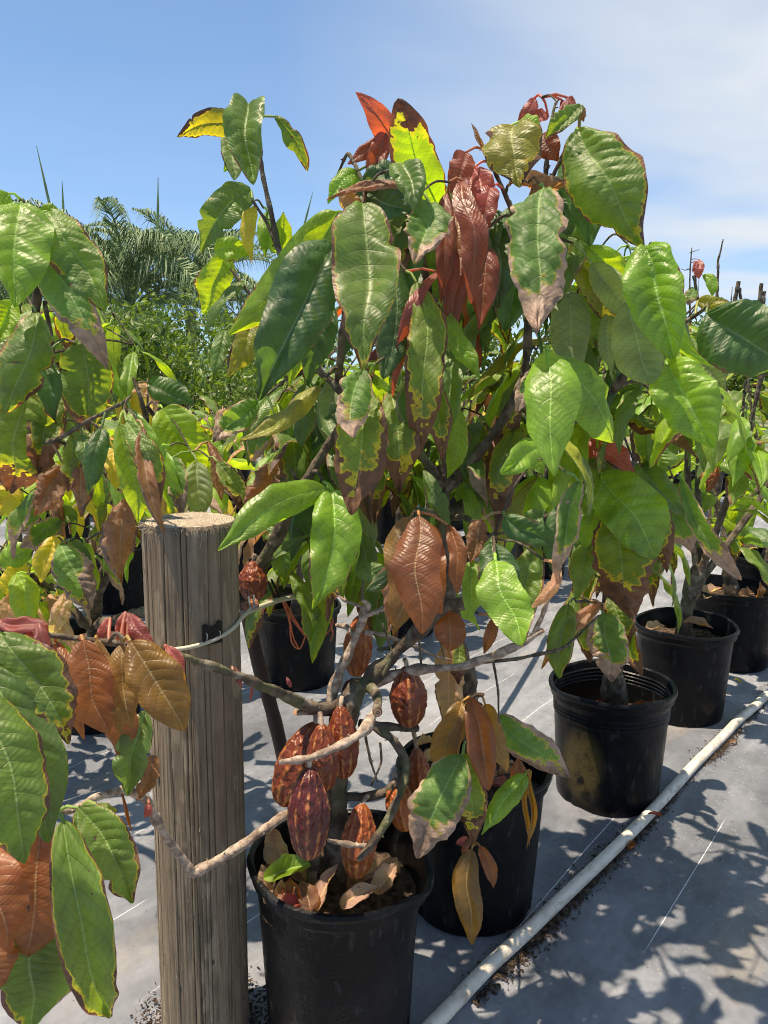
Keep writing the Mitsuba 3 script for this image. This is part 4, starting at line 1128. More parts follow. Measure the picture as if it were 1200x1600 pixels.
table(B, '''
388 163 397 298 88 1.72 G fold=44 arch=.16 bow=-.02 dd=-.10 | broad glossy green leaf at the tip of the tall shoot
375 182 274 212 46 1.80 GY roll=-25 bow=-.06 dd=-.06 arch=.12
428 182 484 266 34 1.80 GB bow=.16 roll=40 arch=.1 dd=.02
362 205 366 284 44 1.84 UG
388 162 328 205 30 1.82 GL bow=.12 roll=-35 dd=.03
380 215 350 268 34 1.86 GL
392 297 316 392 62 1.90 G bow=-.08 fold=24
398 322 391 408 28 1.86 YL roll=20
440 397 443 330 34 1.90 YG dd=-.08
418 332 414 400 26 1.96 GL
336 392 392 400 46 1.86 YG bow=.14 fold=35
352 388 318 490 58 1.90 YG dd=.08
380 440 312 525 24 1.88 G roll=35
425 395 440 350 34 1.94 GL
528 330 356 524 84 1.60 YG dd=.10 bow=.05 arch=.07 fold=8 | long yellow-green leaf slanting down to the left
522 382 407 622 108 1.57 GD dd=-.10 fold=20 quilt=.045
566 318 572 579 112 1.52 GB dd=-.16 fold=16 arch=.09 quilt=.04 | large broad green leaf hanging in the middle of the crown
612 400 598 596 62 1.62 GD
515 470 482 600 50 1.68 GD quilt=.06
616 238 561 152 46 1.78 RD dd=-.11 bow=-.10 fold=10 | bright red young leaf standing at the top of the crown
596 212 543 256 24 1.74 MR bow=.08 roll=20
602 208 571 284 36 1.71 MR fold=24
688 330 622 154 74 1.76 YT dd=-.17 fold=6 bow=.03 arch=.05 | upright yellow-green leaf with a brown tip
628 256 650 330 58 1.58 G fold=22 arch=.18 dd=-.10
640 262 560 292 60 1.68 GD bow=.05 roll=30
585 262 640 300 56 1.70 GD
560 268 512 318 36 1.70 GL roll=20
648 298 512 320 30 1.64 DB bow=-.10 roll=45 arch=.12
560 330 530 295 40 1.66 DP
672 318 645 420 84 1.54 GP dd=-.10
728 238 704 304 44 1.70 MR fold=20 quilt=.03
722 282 736 474 46 1.60 MR dd=-.06
740 262 762 355 48 1.74 RD | orange-red young leaf lit from behind beside the rust-coloured ones
700 300 690 468 34 1.66 MR
768 290 745 368 40 1.70 RD
745 370 748 520 50 1.72 MR
718 390 706 530 40 1.70 MR
736 380 780 480 50 1.76 MR
770 330 762 420 46 1.78 GD
757 236 736 192 10 1.72 DB loose=1
806 200 812 290 104 1.60 GY dd=-.12 arch=.18 fold=10 | olive and yellow mottled leaf at the top of the right-hand shoot
812 190 846 204 36 1.66 YG roll=-60
835 153 808 192 24 1.80 RD
856 178 826 188 24 1.80 RD roll=30
878 156 874 198 14 1.80 RD
886 152 896 180 14 1.80 RD
908 165 852 216 40 1.66 GB roll=25 fold=30
905 165 912 190 22 1.66 DB
800 284 892 286 34 1.66 DB roll=45
836 288 846 350 52 1.58 DB
848 210 872 250 44 1.72 MR
596 292 640 486 92 1.74 GD dd=-.04
560 292 640 330 74 1.72 GD dd=-.10
690 286 676 476 84 1.80 GB dd=-.03
640 330 612 470 80 1.72 GH dd=-.05
800 322 788 520 90 1.80 GD dd=-.03
880 292 872 478 84 1.80 G dd=-.03
940 392 930 560 84 1.86 GB dd=-.03
985 400 1000 540 80 1.80 GL dd=.04
716 330 728 500 60 1.76 BR
470 420 452 600 70 1.74 YG dd=.05
904 203 1006 388 122 1.60 GB dd=-.08 fold=16 quilt=.045 arch=.10 | large green leaf with a brown scorched edge against the sky
888 225 922 388 74 1.72 GD
850 296 838 528 106 1.50 GP dd=-.16 quilt=.05 fold=16 | broad puckered green leaf with bleached margin below the right-hand shoot
772 350 776 486 62 1.78 GD
870 300 890 366 50 1.74 GD
918 384 1006 462 60 1.72 YG dd=.07
888 400 992 532 66 1.76 GY dd=.08
925 412 1002 492 50 1.72 UG
888 455 906 596 62 1.82 UG
952 488 956 580 30 1.80 UG
982 470 1022 600 80 1.60 UG fold=-6
1012 384 1052 560 98 1.50 GL fold=28 quilt=.05
1024 378 1112 572 46 1.56 GL bow=-.12 roll=30
1010 388 1056 448 54 1.48 GL
1104 478 1200 522 54 1.70 GY roll=10
1104 490 1226 572 118 1.64 GD dd=-.05 fold=20 quilt=.05
1078 550 1134 608 54 1.76 UG
1040 562 1112 694 104 1.60 GL fold=34 dd=-.12
1090 470 1150 480 30 1.8 GY
855 548 866 740 82 1.40 GL dd=-.15 fold=-8 quilt=.022 arch=.12 | big shiny fresh green leaf right of the middle
866 558 966 694 74 1.50 GL dd=.06 roll=-12 fold=-6 quilt=.022
838 576 806 646 34 1.56 GP
846 700 786 738 44 1.52 GL dd=-.1
812 690 850 740 40 1.56 GL
690 478 754 596 34 1.66 GL roll=15
696 548 690 690 38 1.66 G
650 440 646 720 66 1.58 GH dd=-.06 arch=.06
684 425 604 608 26 1.62 RD roll=25
660 560 690 720 50 1.62 GH
568 578 550 690 60 1.50 GP dd=-.08
572 600 548 808 88 1.56 GH dd=-.08 | long leaf with a wide brown margin hanging in the middle
612 610 624 770 72 1.60 GH
640 600 652 700 40 1.58 GP
718 640 698 748 36 1.72 YG dd=.05
662 735 702 822 28 1.66 G roll=20
500 602 376 694 36 1.72 GY roll=40 bow=.1
402 628 332 692 48 1.92 GP
430 650 395 720 40 1.90 GP
392 508 356 590 46 1.76 GY
352 515 334 590 30 1.82 G
480 600 470 700 40 1.86 G
560 700 530 760 50 1.82 G
655 790 570 925 44 1.45 GD bow=.16 dd=-.05
655 806 660 990 76 1.36 BR dd=-.08 fold=10 | broad bronze leaf hanging below the crown
642 806 614 994 74 1.42 OL dd=-.06
630 850 606 990 52 1.44 DB
668 820 690 960 60 1.46 BR
700 820 716 928 30 1.42 BR
752 812 734 880 38 1.52 DB
768 848 792 942 64 1.46 GD dd=-.06
774 876 816 1010 70 1.32 GL dd=-.10 quilt=.026 | fresh green leaf hanging over the pale branch
738 876 734 966 36 1.50 GL
788 808 872 852 46 1.52 GD
905 752 872 910 42 1.46 GP twist=60 dd=-.04 curl=.1
872 888 828 952 24 1.46 DP bow=.1
835 850 810 992 56 1.60 GB
880 790 862 890 40 1.60 GD
846 800 800 830 40 1.56 G
700 955 702 1018 48 1.58 BR
700 1000 694 1144 50 1.86 DP
720 1000 716 1070 30 1.80 GH
770 968 756 1022 20 1.58 BR
722 1096 686 1220 44 1.66 OL dd=-.05
735 1090 764 1236 46 1.60 BR dd=-.09 fold=24 quilt=.03 | long bronze leaf hanging over the rim of the second pot
758 1100 792 1206 40 1.66 OL
728 1100 708 1262 22 1.66 OL roll=40
778 1118 886 1212 60 1.76 GP dd=-.02
722 1180 652 1342 78 1.54 GP dd=-.08 fold=6 | green leaf with a wide white scorched margin
724 1176 740 1316 54 1.62 GH dd=-.05
822 1210 752 1304 34 1.62 GL twist=60
826 1208 822 1330 14 1.62 OL fold=50 twist=20
830 1206 828 1320 12 1.64 OL fold=50
808 1186 816 1250 28 1.66 BR
737 1326 738 1484 44 1.60 OL dd=-.05 fold=26 quilt=.03 | olive bronze leaf hanging lowest in front of the second pot
750 1322 772 1390 22 1.60 BR
732 1312 712 1318 14 1.60 RD
736 1310 722 1336 12 1.60 BR
''')
table(A, '''
570 880 620 920 40 1.62 G
430 800 445 915 50 2.0 G
130 1000 172 1148 70 1.15 BR dd=-.02 fold=14 | broad bronze leaf hanging from the branch left of the post
150 998 188 1150 36 1.20 OL roll=20
204 1002 290 1142 80 1.12 OL dd=-.02 fold=14 quilt=.026 | orange bronze leaf hanging over the left side of the post
192 1006 208 1138 52 1.18 OL
86 1002 126 1158 32 1.20 BR roll=15
176 1060 186 1184 52 1.22 BR
228 1110 200 1244 54 1.22 G dd=-.03
242 1180 214 1250 34 1.24 DB
72 975 -14 968 28 1.18 RD roll=20 bow=.08
62 972 76 1034 20 1.18 RD
44 985 60 1048 18 1.18 RD
202 958 240 1002 28 1.26 RD bow=-.1
196 956 184 1004 20 1.26 RD
172 966 152 1004 16 1.26 RD
260 1010 287 1056 22 1.27 RD
362 1042 378 1074 10 1.36 RD
396 1066 390 1098 5 1.38 RD
455 1074 448 1058 8 1.48 RD loose=1
122 1262 208 1414 76 1.06 GB dd=-.02 | green leaf with a jagged brown tip on the kinked branch
150 1256 198 1360 48 1.12 GH
98 1280 180 1620 84 .96 GB dd=-.02 fold=24 quilt=.05 | very long green leaf with a scorched tip at the lower left
190 1238 206 1300 8 1.2 BR fold=50
233 1255 226 1278 12 1.24 RD
''')
A.fill(26, at(560, 870, 1.95), (0.22, 0.16, 0.14), [(G, 3), (YG, 2), (GH, 2), (GB, 2)], 41, ymin=1.8)
B.fill(96, at(690, 600, 2.05), (0.46, 0.22, 0.34), [(G, 4), (GD, 1), (GL, 4), (YG, 4), (GB, 3), (GH, 3), (GP, 1), (UG, 2), (GY, 1)], 42, ymin=1.9, length=(0.19, 0.30), ok=lambda c: c[2] < 1.5 + 0.09 * c[1], reach=0.5)
B.fill(52, at(640, 690, 1.9), (0.36, 0.14, 0.22), [(G, 3), (GL, 3), (YG, 4), (GB, 2), (GH, 4), (GY, 2), (GP, 1)], 52, ymin=1.72, length=(0.13, 0.22), ok=lambda c: c[2] < 1.5 + 0.02 * c[1], reach=0.5)
B.fill(54, at(700, 440, 1.97), (0.24, 0.13, 0.15), [(GD, 4), (G, 3), (MR, 2), (GB, 2), (YG, 1)], 53, ymin=1.84, length=(0.15, 0.24), reach=0.5)
B.fill(26, at(945, 440, 1.95), (0.12, 0.12, 0.12), [(GD, 2), (G, 3), (YG, 2), (UG, 1)], 54, ymin=1.86, length=(0.15, 0.24), reach=0.5)
B.fill(26, at(1040, 560, 2.05), (0.18, 0.2, 0.16), [(G, 3), (UG, 2), (GB, 2), (YG, 1)], 43, ymin=1.9, reach=0.4)

# the tree whose pot stands out of the frame at the lower left
Zt = Tree('cacao tree with long green and bronze leaves at the lower left edge')
Zt.limb('trunk', [np.array([-0.85, 0.98, 0.0]), np.array([-0.84, 0.98, 0.5]), np.array([-0.80, 0.98, 0.95])], [.03, .024, .016])
Zt.limb('branch', [np.array([-0.84, 0.98, 0.55]), at(-60, 1150, 1.0), at(-15, 1020, 1.0), at(-4, 985, 1.02)], [.014, .010, .006, .004])
Zt.limb('branch', [np.array([-0.84, 0.98, 0.45]), at(-90, 1330, 1.0), at(-30, 1320, 1.02), at(30, 1290, 1.03)], [.012, .009, .006, .004])
table(Zt, '''
0 990 108 1164 94 1.0 GB dd=-.01 fold=14 quilt=.045 | green leaf with a pale midrib and scorched tip at the left edge
-22 1040 74 1312 100 .97 G dd=-.01 fold=12 quilt=.04
-40 1080 38 1350 104 .90 GB dd=-.04 quilt=.05
-30 1330 12 1490 88 .99 BR dd=-.05
62 1300 36 1506 96 1.03 BR dd=-.04
20 1290 60 1420 80 1.08 OL
60 1440 50 1598 116 1.02 GB dd=-.02
90 1420 20 1560 70 1.06 OL
-10 1450 5 1540 60 1.0 BR
''')

J = Tree('cacao tree with broad pale green leaves at the upper left edge, against the palms')
J.limb('trunk', [np.array([-1.43, 2.5, 0.3]), np.array([-1.40, 2.45, 0.8]), at(-20, 700, 2.2), at(45, 560, 2.05), at(60, 440, 1.95), at(52, 360, 1.9), at(32, 312, 1.88)], [.03, .026, .018, .012, .008, .006, .004])
J.limb('branch', [at(20, 640, 2.1), at(80, 560, 2.0), at(70, 470, 1.98)], [.009, .007, .005])
J.limb('branch', [at(50, 480, 1.98), at(60, 440, 1.96), at(34, 462, 1.94)], [.004, .003, .002])
J.limb('branch', [at(-20, 700, 2.2), at(80, 690, 1.9), at(150, 650, 1.75), at(190, 630, 1.66), at(205, 618, 1.62)], [.007, .0055, .0045, .0035, .003])
table(J, '''
32 318 22 486 100 1.86 GL dd=-.12 fold=12 quilt=.04 | broad pale green leaf with a yellowish margin at the left edge
74 330 160 480 88 1.90 GB dd=-.08 quilt=.05
66 398 164 570 76 1.88 GP dd=-.06 fold=8 | green leaf with a wide grey dead margin hanging over the palms
14 302 -22 332 40 1.86 YG
62 330 100 345 30 1.92 YG
56 488 4 648 80 1.86 GB fold=16
20 470 -12 540 46 1.9 YG
10 520 -20 600 60 1.95 G
128 536 142 680 88 1.92 GB fold=-4 arch=.04 dd=.06
72 556 86 658 44 1.92 GD
42 610 14 770 122 1.92 GH dd=.05
90 620 60 740 60 1.98 GH
186 662 216 816 48 1.56 YG dd=.04 quilt=.05 fold=16 | slender yellow-green leaf hanging left of the post top
198 658 250 790 44 1.52 GB dd=-.04
224 668 258 836 32 1.50 DB dd=-.05
204 640 284 768 42 1.64 GL
160 668 138 772 34 1.7 GD
126 680 140 740 30 1.8 G
112 680 106 770 32 1.84 GH
130 700 128 806 44 1.86 DB
178 700 182 765 34 1.8 YL
100 730 54 806 54 1.9 DB
200 780 190 912 64 1.95 DB
''')
J.fill(42, at(20, 580, 2.25), (0.36, 0.3, 0.35), [(G, 2), (GL, 2), (YG, 3), (GB, 3), (GH, 4), (DB, 1)], 44, ymin=2.0, ok=lambda c: c[2] > 1.36, reach=0.5)

Kt = Tree('cacao tree behind the post whose yellow-green and half brown leaves hang around the post top')
Kt.limb('trunk', [at(148, 1010, 3.28), at(146, 985, 3.2), at(150, 950, 3.15), at(185, 800, 2.9)], [.03, .027, .022, .012])
Kt.limb('branch', [at(150, 992, 3.2), at(110, 950, 3.0), at(70, 915, 2.75), at(48, 898, 2.6)], [.018, .016, .013, .010])
Kt.limb('branch', [at(60, 905, 2.68), at(110, 920, 2.5), at(130, 850, 2.35), at(160, 830, 2.3)], [.006, .004, .0035, .0025])
Kt.limb('branch', [at(148, 978, 3.2), at(210, 960, 2.65), at(290, 938, 2.12), at(375, 908, 1.86), at(420, 862, 1.79), at(475, 755, 1.75), at(530, 668, 1.74)], [.020, .018, .0165, .0145, .0135, .012, .009])
Kt.limb('branch', [at(185, 800, 2.9), at(230, 720, 2.3), at(225, 640, 2.1), at(208, 590, 2.1)], [.010, .008, .006, .004])
Kt.limb('branch', [at(290, 750, 2.4), at(270, 690, 2.2), at(230, 635, 2.1)], [.010, .008, .005])
Kt.limb('branch', [at(185, 800, 2.9), at(290, 760, 2.5), at(320, 720, 2.3), at(345, 715, 2.2)], [.008, .007, .005, .003])
Kt.pod(at(396, 876, 1.80), at(396, 940, 1.80), 0.068, 45, at(398, 866, 1.80), 'dark red pod hanging right behind the post top')
table(Kt, '''
514 764 342 860 54 1.66 GL dd=-.17 bow=-.04 fold=4 quilt=.02 arch=.05 | long light green leaf reaching left over the post
518 766 488 950 88 1.66 GL dd=-.10 fold=30 quilt=.03 | folded fresh green leaf in front of the orange twine
522 768 548 860 36 1.68 GL
540 800 552 894 46 1.70 YG
560 830 600 930 38 1.72 G
440 722 384 822 76 1.86 DB dd=-.06
470 740 430 790 40 1.88 MR
254 638 322 742 82 2.0 YG dd=.06 quilt=.03
308 722 316 810 50 1.95 UG dd=-.04 quilt=.05
340 722 388 812 36 1.92 GH
324 690 346 782 26 2.0 DB quilt=.08
268 716 284 806 38 1.9 GP
248 700 268 800 30 1.9 GL
232 600 306 634 44 2.3 GD
330 690 352 730 30 2.1 GL
230 600 215 660 60 2.5 DP
190 620 240 680 60 2.4 YL
95 850 142 950 64 2.25 GP dd=-.05 | green leaf with a peach scorched tip left of the post
26 896 46 980 44 2.4 YG
94 812 32 854 42 2.5 GP
86 838 64 910 36 2.35 YL
112 842 140 906 32 2.3 G
50 856 -4 884 38 2.5 GL
146 826 178 876 42 2.6 GP
132 848 152 922 24 2.3 YG
104 926 82 995 36 2.4 DP
22 756 -6 806 44 2.5 YL
60 800 20 830 40 2.6 GP
120 810 80 800 30 2.55 G
40 880 10 930 40 2.5 YL
20 930 0 990 40 2.45 DP
''')
Kt.fill(44, at(200, 740, 2.7), (0.30, 0.3, 0.22), [(GL, 3), (YG, 4), (GH, 2), (DB, 1), (YL, 2), (GP, 3), (DP, 1)], 45, ymin=2.15, ok=lambda c: c[2] < 1.45, reach=0.5)
Kt.fill(34, at(60, 870, 2.75), (0.30, 0.25, 0.16), [(GP, 4), (YG, 3), (YL, 3), (GL, 2), (DP, 3)], 46, ymin=2.4, reach=0.5)
Kt.fill(24, at(450, 760, 2.4), (0.25, 0.2, 0.2), [(G, 2), (YG, 2), (GP, 2), (GH, 2), (DB, 1)], 47, ymin=2.2, reach=0.4)

C = Tree('small cacao tree topped by a few glossy red leaves, growing in the ringed pot')
C.limb('trunk', [at(962, 1112, 2.66), at(958, 1060, 2.62), at(956, 1000, 2.56), at(952, 900, 2.46), at(945, 800, 2.36), at(940, 740, 2.28)], [.038, .036, .028, .022, .016, .011])
C.limb('branch', [at(952, 900, 2.46), at(985, 830, 2.38), at(1020, 760, 2.32), at(1050, 745, 2.28)], [.013, .010, .007, .005])
C.limb('branch', [at(954, 960, 2.52), at(930, 940, 2.42), at(900, 940, 2.34)], [.009, .006, .004])
C.limb('branch', [at(940, 740, 2.28), at(930, 700, 2.22), at(920, 685, 2.2)], [.008, .005, .003])
table(C, '''
922 688 992 738 54 2.12 RD dd=-.05 fold=14 | glossy red young leaf on top of the small tree
914 690 906 732 24 2.14 RD
925 680 960 700 30 2.16 RD
912 726 984 748 46 2.10 GB roll=20 dd=-.06
936 742 1022 874 92 2.06 GL dd=-.10 fold=10 quilt=.035 | large pale green leaf hanging from the small tree in the ringed pot
962 800 990 968 100 2.04 GH dd=-.08 fold=-4 quilt=.03 | hanging leaf with curled brown margins above the ringed pot
1018 748 1042 894 56 2.14 GH
1000 722 1072 806 50 2.12 G quilt=.05
1050 756 1084 864 64 2.18 GP
1064 748 1158 906 34 2.12 GP bow=-.06
928 796 914 856 40 2.14 GL
926 846 900 936 42 2.2 GB
944 958 956 1066 64 2.34 GP
974 958 1004 1056 28 2.4 GH
888 944 874 1060 44 2.24 GB
938 944 848 1044 30 2.26 DB
912 958 922 1036 36 2.4 GH
955 930 985 1010 46 2.4 GH
1022 700 1032 744 54 2.3 G
918 755 900 850 40 2.24 G
''')
C.fill(30, at(960, 830, 2.55), (0.22, 0.14, 0.18), [(G, 3), (GB, 3), (GH, 3), (GL, 1)], 48, ymin=2.35, reach=0.4)


# ---------------------------------------------------------------- the other potted trees, row behind row
def row_tree(x, y, height, seed, label, group, leaves, fine, pal, thick=0.035, withpot=True, spread=0.5, low=0.55, bare=0.0, pods=0, lean=(0, 0)):
    rng = np.random.default_rng(seed)
    t = Tree(label, group)
    z0 = 0.30
    fork = rng.uniform(0.62, 0.85)
    fx, fy = x + rng.normal() * 0.04 + lean[0] * 0.3, y + rng.normal() * 0.04 + lean[1] * 0.3
    t.limb('trunk', [np.array([x, y, z0]), np.array([(x + fx) / 2 + rng.normal() * 0.02, (y + fy) / 2, (z0 + fork) / 2]), np.array([fx, fy, fork])], [thick, thick * 0.85, thick * 0.7])
    n = rng.integers(4, 6)
    nodes = []
    a0 = rng.uniform(0, 6.3)
    for k in range(n):
        a = a0 + k * 2 * math.pi / n + rng.uniform(-0.4, 0.4)
        r, h = spread * rng.uniform(0.4, 1.0), height * rng.uniform(0.78, 0.98)
        s = np.array([fx, fy, fork - rng.uniform(0, 0.12)])
        e = np.array([fx + r * math.cos(a) + lean[0], fy + r * math.sin(a) + lean[1], h])
        m = s + (e - s) * 0.5 + np.array([math.cos(a), math.sin(a), 0]) * r * 0.18
        t.limb('branch', [s, m, e], [thick * 0.5, thick * 0.34, 0.004], n=6, sides=7)
        p = catmull([s, m, e], 12)
        lo = int(len(p) * 0.25)
        nodes += [(q, a) for q in p[lo:]]
        if rng.random() < 0.8:
            b = a + rng.choice([-1, 1]) * rng.uniform(0.5, 1.1)
            e2 = m + np.array([math.cos(b) * r * 0.8, math.sin(b) * r * 0.8, (h - m[2]) * rng.uniform(0.1, 0.7)])
            t.limb('branch', [m, (m + e2) / 2 + [0, 0, 0.04], e2], [thick * 0.28, thick * 0.2, 0.003], n=5, sides=6)
            nodes += [(q, b) for q in catmull([m, (m + e2) / 2 + [0, 0, 0.04], e2], 8)[2:]]
    kinds, w = zip(*pal)
    w = np.array(w, float) / sum(w)
    for k in range(leaves):
        q, a = nodes[rng.integers(0, len(nodes))]
        a = a + rng.normal() * 1.1
        out = np.array([math.cos(a), math.sin(a), 0])
        d = out - np.array([0, 0, rng.uniform(0.05, 1.7)])
        nn = np.array([0, 0, 1.0]) + out * 0.6 + rng.normal(size=3) * 0.25
        place_leaf(t.key, q, d, nn, rng.uniform(0.17, 0.30), rng.uniform(0.85, 1.25), kinds[rng.choice(len(kinds), p=w)], int(rng.integers(0, 7)), fine)
    return t


MIXED = [(G, 4), (GD, 1), (GL, 5), (YG, 4), (GB, 3), (GH, 2), (GP, 2), (DB, 1), (UG, 1), (YL, .5)]
DRYISH = [(G, 1), (GL, 4), (YG, 5), (GB, 2), (GH, 1), (GP, 4), (DB, 1), (DP, 2), (YL, 2)]
GREEN = [(G, 5), (GL, 5), (GD, 1), (UG, 2), (GB, 3), (YG, 2), (GH, 1)]
D = row_tree(1.375, 3.38, 1.72, 61, 'cacao tree with several thin mossy stems in the fourth pot of the front row', None, 60, True, GREEN, 0.036, spread=0.42, lean=(0.05, -0.1))
E = row_tree(1.90, 4.05, 1.85, 62, 'cacao tree with thick trunk and brown pods in the fifth front-row pot', None, 60, True, GREEN, 0.042, spread=0.45)
E.pod(at(1150, 712, 3.75), at(1164, 762, 3.73), 0.098, 50, at(1145, 700, 3.8), 'smooth brown pod hanging near the right edge', ridges=5)
E.pod(at(1118, 724, 3.8), at(1098, 768, 3.8), 0.085, 54, at(1120, 712, 3.85), ridges=5)
Ft = row_tree(2.43, 4.82, 1.95, 63, 'cacao tree in the sixth pot of the front row, at the right edge', None, 70, True, GREEN, 0.038)
Gt = row_tree(-0.44, 3.76, 1.62, 64, 'cacao tree in the second-row pot right of the post', None, 70, True, DRYISH, 0.034, spread=0.5)
Ht = row_tree(-1.76, 5.05, 1.6, 65, 'cacao tree in the pot left of the post top', None, 70, True, DRYISH, 0.032)

GROUP = 'potted cacao trees in the back rows'
LABELS = ('yellowing potted cacao tree of the crowded back rows at the left, beyond the post', 'green potted cacao tree of the crowded back rows, behind the middle and right front trees')
rng = np.random.default_rng(99)
n = 0
for perp, start in ((0.0, 6.9), (1.62, 2.5), (3.3, 0.9), (5.0, 0.4), (6.9, 0.2)):
    for k in range(12):
        al = start + k * 0.92 + rng.uniform(-0.08, 0.08)
        x, y = -0.105 + al * ROW[0] + perp * PERP[0], 1.6 + al * ROW[1] + perp * PERP[1]
        if perp == 0.0:
            al -= 0
        if y > 11.0 or y < 2.6 or abs(x) > 0.5 * y + 0.45 or np.hypot(x + 0.44, y - 3.76) < 0.5 or np.hypot(x + 1.76, y - 5.05) < 0.6 or np.hypot(x + 1.3, y - 3.3) < 0.5:
            continue
        n += 1
        left = x / y < -0.14
        row_tree(x, y, (rng.uniform(1.35, 1.6) if left else rng.uniform(1.65, 2.0)), 200 + n, LABELS[0 if left else 1], GROUP + (' at the left' if left else ' at the right'), int(60 if y < 6 else 46), y < 5.0, DRYISH if left else MIXED, rng.uniform(0.026, 0.036))
        pot(x, y, rng.uniform(0.20, 0.23), 0.42, 'black nursery pot of the back rows, under the yellowing trees at the left' if left else 'black nursery pot of the back rows, under the green trees in the middle and right', 300 + n, 0.07, group='black nursery pots of the back rows' + (' at the left' if left else ' at the right'), sides=56)
print('back row trees', n)

# pruned stems above the right-hand rows
Pt = Tree('pruned cacao tree with bare cut stems and one pink leaf at the right edge')
bx = at(1130, 600, 5.6)
Pt.limb('trunk', [np.array([bx[0], 5.6, 0.3]), np.array([bx[0], 5.6, 0.9]), at(1130, 560, 5.6)], [.04, .036, .03])
for pts, r, cut in (([(1120, 560), (1120, 470), (1121, 440), (1123, 405), (1130, 374)], .021, False), ([(1078, 560), (1078, 430), (1081, 387)], .013, False), ([(1150, 560), (1148, 475), (1154, 440)], .022, True), ([(1158, 560), (1157, 470), (1156, 450)], .015, True),
                    ([(1183, 560), (1186, 480), (1190, 443)], .024, True), ([(1192, 560), (1192, 480), (1195, 455)], .018, True), ([(1140, 560), (1142, 480), (1144, 448)], .009, False), ([(1090, 470), (1086, 440), (1084, 431)], .016, True), ([(1078, 395), (1087, 392), (1093, 390)], .005, False),
                    ([(1078, 420), (1070, 422), (1064, 420)], .006, False), ([(1090, 470), (1092, 440), (1093, 428)], .004, False)):
    r *= 0.72
    Pt.limb('stem', [at(x, y, 5.6) for x, y in pts], [r, r * 0.9, r * 0.75] if cut else [r, r * 0.6, r * 0.3], cut=cut, sides=8)
table(Pt, '''
1094 406 1092 434 16 5.6 RD | small pink leaf on a bare stem
1090 408 1082 426 10 5.6 RD
1098 430 1112 465 18 5.6 GL bow=.2
1085 450 1075 475 24 5.6 GP
1100 470 1130 490 24 5.6 GL
''')

# ---------------------------------------------------------------- fallen leaves
g = 'dry leaves fallen into the nearest pot'
LITTER = ['tall pale curled leaf standing at the back left inside the nearest pot', 'pinkish leaf standing upright against the left wall of the nearest pot', 'narrow pale leaf second from the left wall of the nearest pot', 'narrow pale leaf third from the left wall of the nearest pot', 'bronze leaf in front of the yellow-green one in the nearest pot', 'dry brown leaf left of the thin stem in the nearest pot', 'long pinkish leaf leaning on the trunk in the nearest pot', 'reddish scrap of leaf at the near rim of the nearest pot', 'pale leaf lying along the near right rim of the nearest pot', 'broad pinkish leaf right of the trunk, under the low pod', 'pinkish leaf leaning by the right wall of the nearest pot', 'small pale leaf at the far right inside the nearest pot', 'pale leaf behind the yellow-green one in the nearest pot', 'brown leaf close against the right of the trunk in the nearest pot', 'small brown leaf left behind the yellow-green one in the nearest pot', 'small brown leaf at the back wall of the nearest pot']
LITTER_2 = ['pale leaf at the left, lying behind the small pod, in the second pot', 'pale leaf under the white-edged leaf in the second pot', 'brown leaf at the right inside the second pot', 'maroon leaf at the near rim of the second pot', 'pale leaf at the far left rim inside the second pot']
fallen('yellow-green fallen leaf lying among dry ones in the nearest pot', None, 412, 1372, 486, 1354, 40, 1.50, YG, (-0.2, -0.7, 0.7), dd=0.03, crumple=.2)
for (bx, by, tx, ty, w, d, kd, nr, dd) in [(428, 1296, 452, 1368, 50, 1.62, DP, (-.3, -.9, .3), -.05), (416, 1398, 408, 1350, 32, 1.50, DP, (.4, -.8, .3), .03), (414, 1412, 428, 1362, 24, 1.475, DP, (0, -.9, .4), .05), (430, 1418, 440, 1374, 24, 1.47, DP, (.2, -.9, .4), .04),
                                           (456, 1424, 454, 1372, 40, 1.465, BR, (0, -.8, .6), .05), (486, 1424, 470, 1378, 44, 1.465, DB, (.2, -.7, .7), .05), (494, 1424, 530, 1352, 34, 1.475, DP, (-.5, -.8, .3), .06), (436, 1420, 470, 1410, 36, 1.445, RD, (0, -.5, .9), .03),
                                           (532, 1416, 592, 1386, 34, 1.48, DP, (.1, -.6, .8), .03), (556, 1372, 594, 1362, 46, 1.60, DP, (.1, -.4, .9), .03), (586, 1396, 622, 1350, 44, 1.53, DP, (-.2, -.7, .6), .05), (600, 1345, 624, 1366, 30, 1.63, DP, (.3, -.4, .8), 0), (478, 1376, 446, 1340, 46, 1.62, DP, (0, -.6, .8), .03),
                                           (545, 1395, 570, 1360, 34, 1.57, DB, (.2, -.5, .8), .03), (420, 1370, 440, 1345, 36, 1.58, DB, (-.1, -.5, .8), .03), (470, 1345, 500, 1330, 30, 1.68, DB, (0, -.4, .9), .03)]:
    fallen(LITTER.pop(0), g, bx, by, tx, ty, w, d, kd, nr, dd)
g2 = 'dry leaves fallen into the second pot'
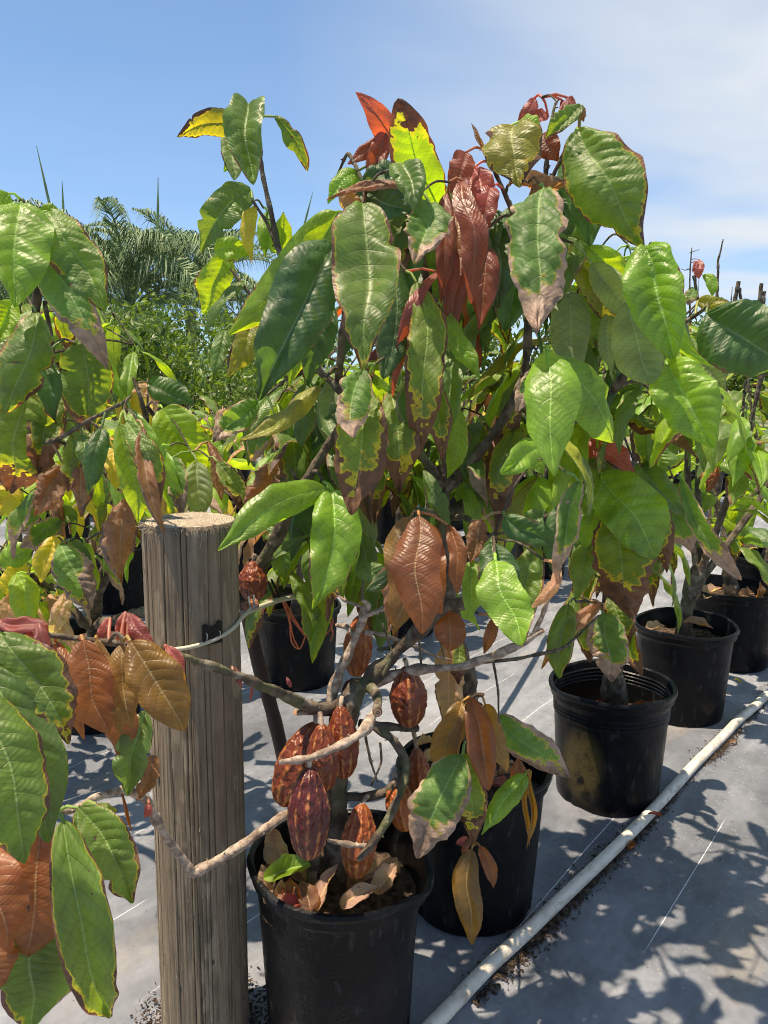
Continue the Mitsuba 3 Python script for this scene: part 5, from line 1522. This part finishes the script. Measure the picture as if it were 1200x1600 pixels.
for (bx, by, tx, ty, w, d, kd, nr, dd) in [(660, 1190, 690, 1180, 34, 2.0, DP, (0, -.4, .9), .02), (700, 1200, 730, 1215, 30, 1.96, DP, (.1, -.5, .8), .02), (780, 1210, 815, 1200, 26, 1.97, DB, (-.2, -.5, .8), .03), (770, 1225, 800, 1232, 24, 1.92, MR, (0, -.5, .8), 0), (650, 1165, 680, 1160, 26, 2.08, DP, (0, -.3, .9), 0)]:
    fallen(LITTER_2.pop(0), g2, bx, by, tx, ty, w, d, kd, nr, dd)
for (bx, by, tx, ty, w, d, kd, nr, dd, lab) in [(930, 1100, 950, 1108, 18, 2.66, RD, (0, -.4, .9), 0, 'reddish fallen leaf left of the trunk in the ringed pot'), (985, 1108, 1025, 1104, 22, 2.64, BR, (-.1, -.5, .8), .02, 'orange-brown fallen leaf right of the trunk in the ringed pot'),
                                               (1010, 985, 1040, 980, 22, 3.3, DP, (0, -.3, .9), 0, 'pale dry leaf left of the trunk in the fourth pot'), (1068, 972, 1112, 984, 22, 3.3, DB, (0, -.5, .8), .03, 'curled tan leaf right of the trunk in the fourth pot'),
                                               (1090, 930, 1128, 922, 26, 3.98, DP, (0, -.3, .9), .02, 'pale dry leaf left of the trunk in the fifth pot'), (1100, 935, 1120, 934, 20, 3.92, DP, (0, -.3, .9), .02, 'small pale leaf at the near rim of the fifth pot'),
                                               (1155, 932, 1178, 928, 22, 3.95, DB, (.1, -.5, .8), .02, 'brown leaf right of the trunk in the fifth pot'), (1180, 938, 1186, 908, 18, 3.95, DB, (.3, -.8, .3), 0, 'upright curled brown leaf at the right of the fifth pot'),
                                               (1160, 862, 1186, 858, 24, 4.78, DP, (0, -.3, .9), 0, 'pale dry leaf in the sixth pot')]:
    fallen(lab, None, bx, by, tx, ty, w, d, kd, nr, dd)
for i, (px, py, qx, qy, w, kd, lab) in enumerate([(980, 1332, 992, 1318, 14, BR, 'orange curled leaf beside the white pipe, in the dark crumbs'), (1012, 1290, 1034, 1276, 10, MR, 'dark red shrivelled leaf lying across the white pipe'), (1148, 1064, 1160, 1070, 8, YL, 'small yellow leaf between the fourth pot and the pipe'), (1140, 1165, 1150, 1158, 8, DB, 'small brown leaf in the crumbs by the far part of the pipe')]):
    p = on_ground(px, py)
    fallen(lab, None, px, py, qx, qy, w, p[1], kd, (0.1, -.5, .8), dd=0.03, lift=0.012 if i != 1 else 0.045, crumple=1.0)
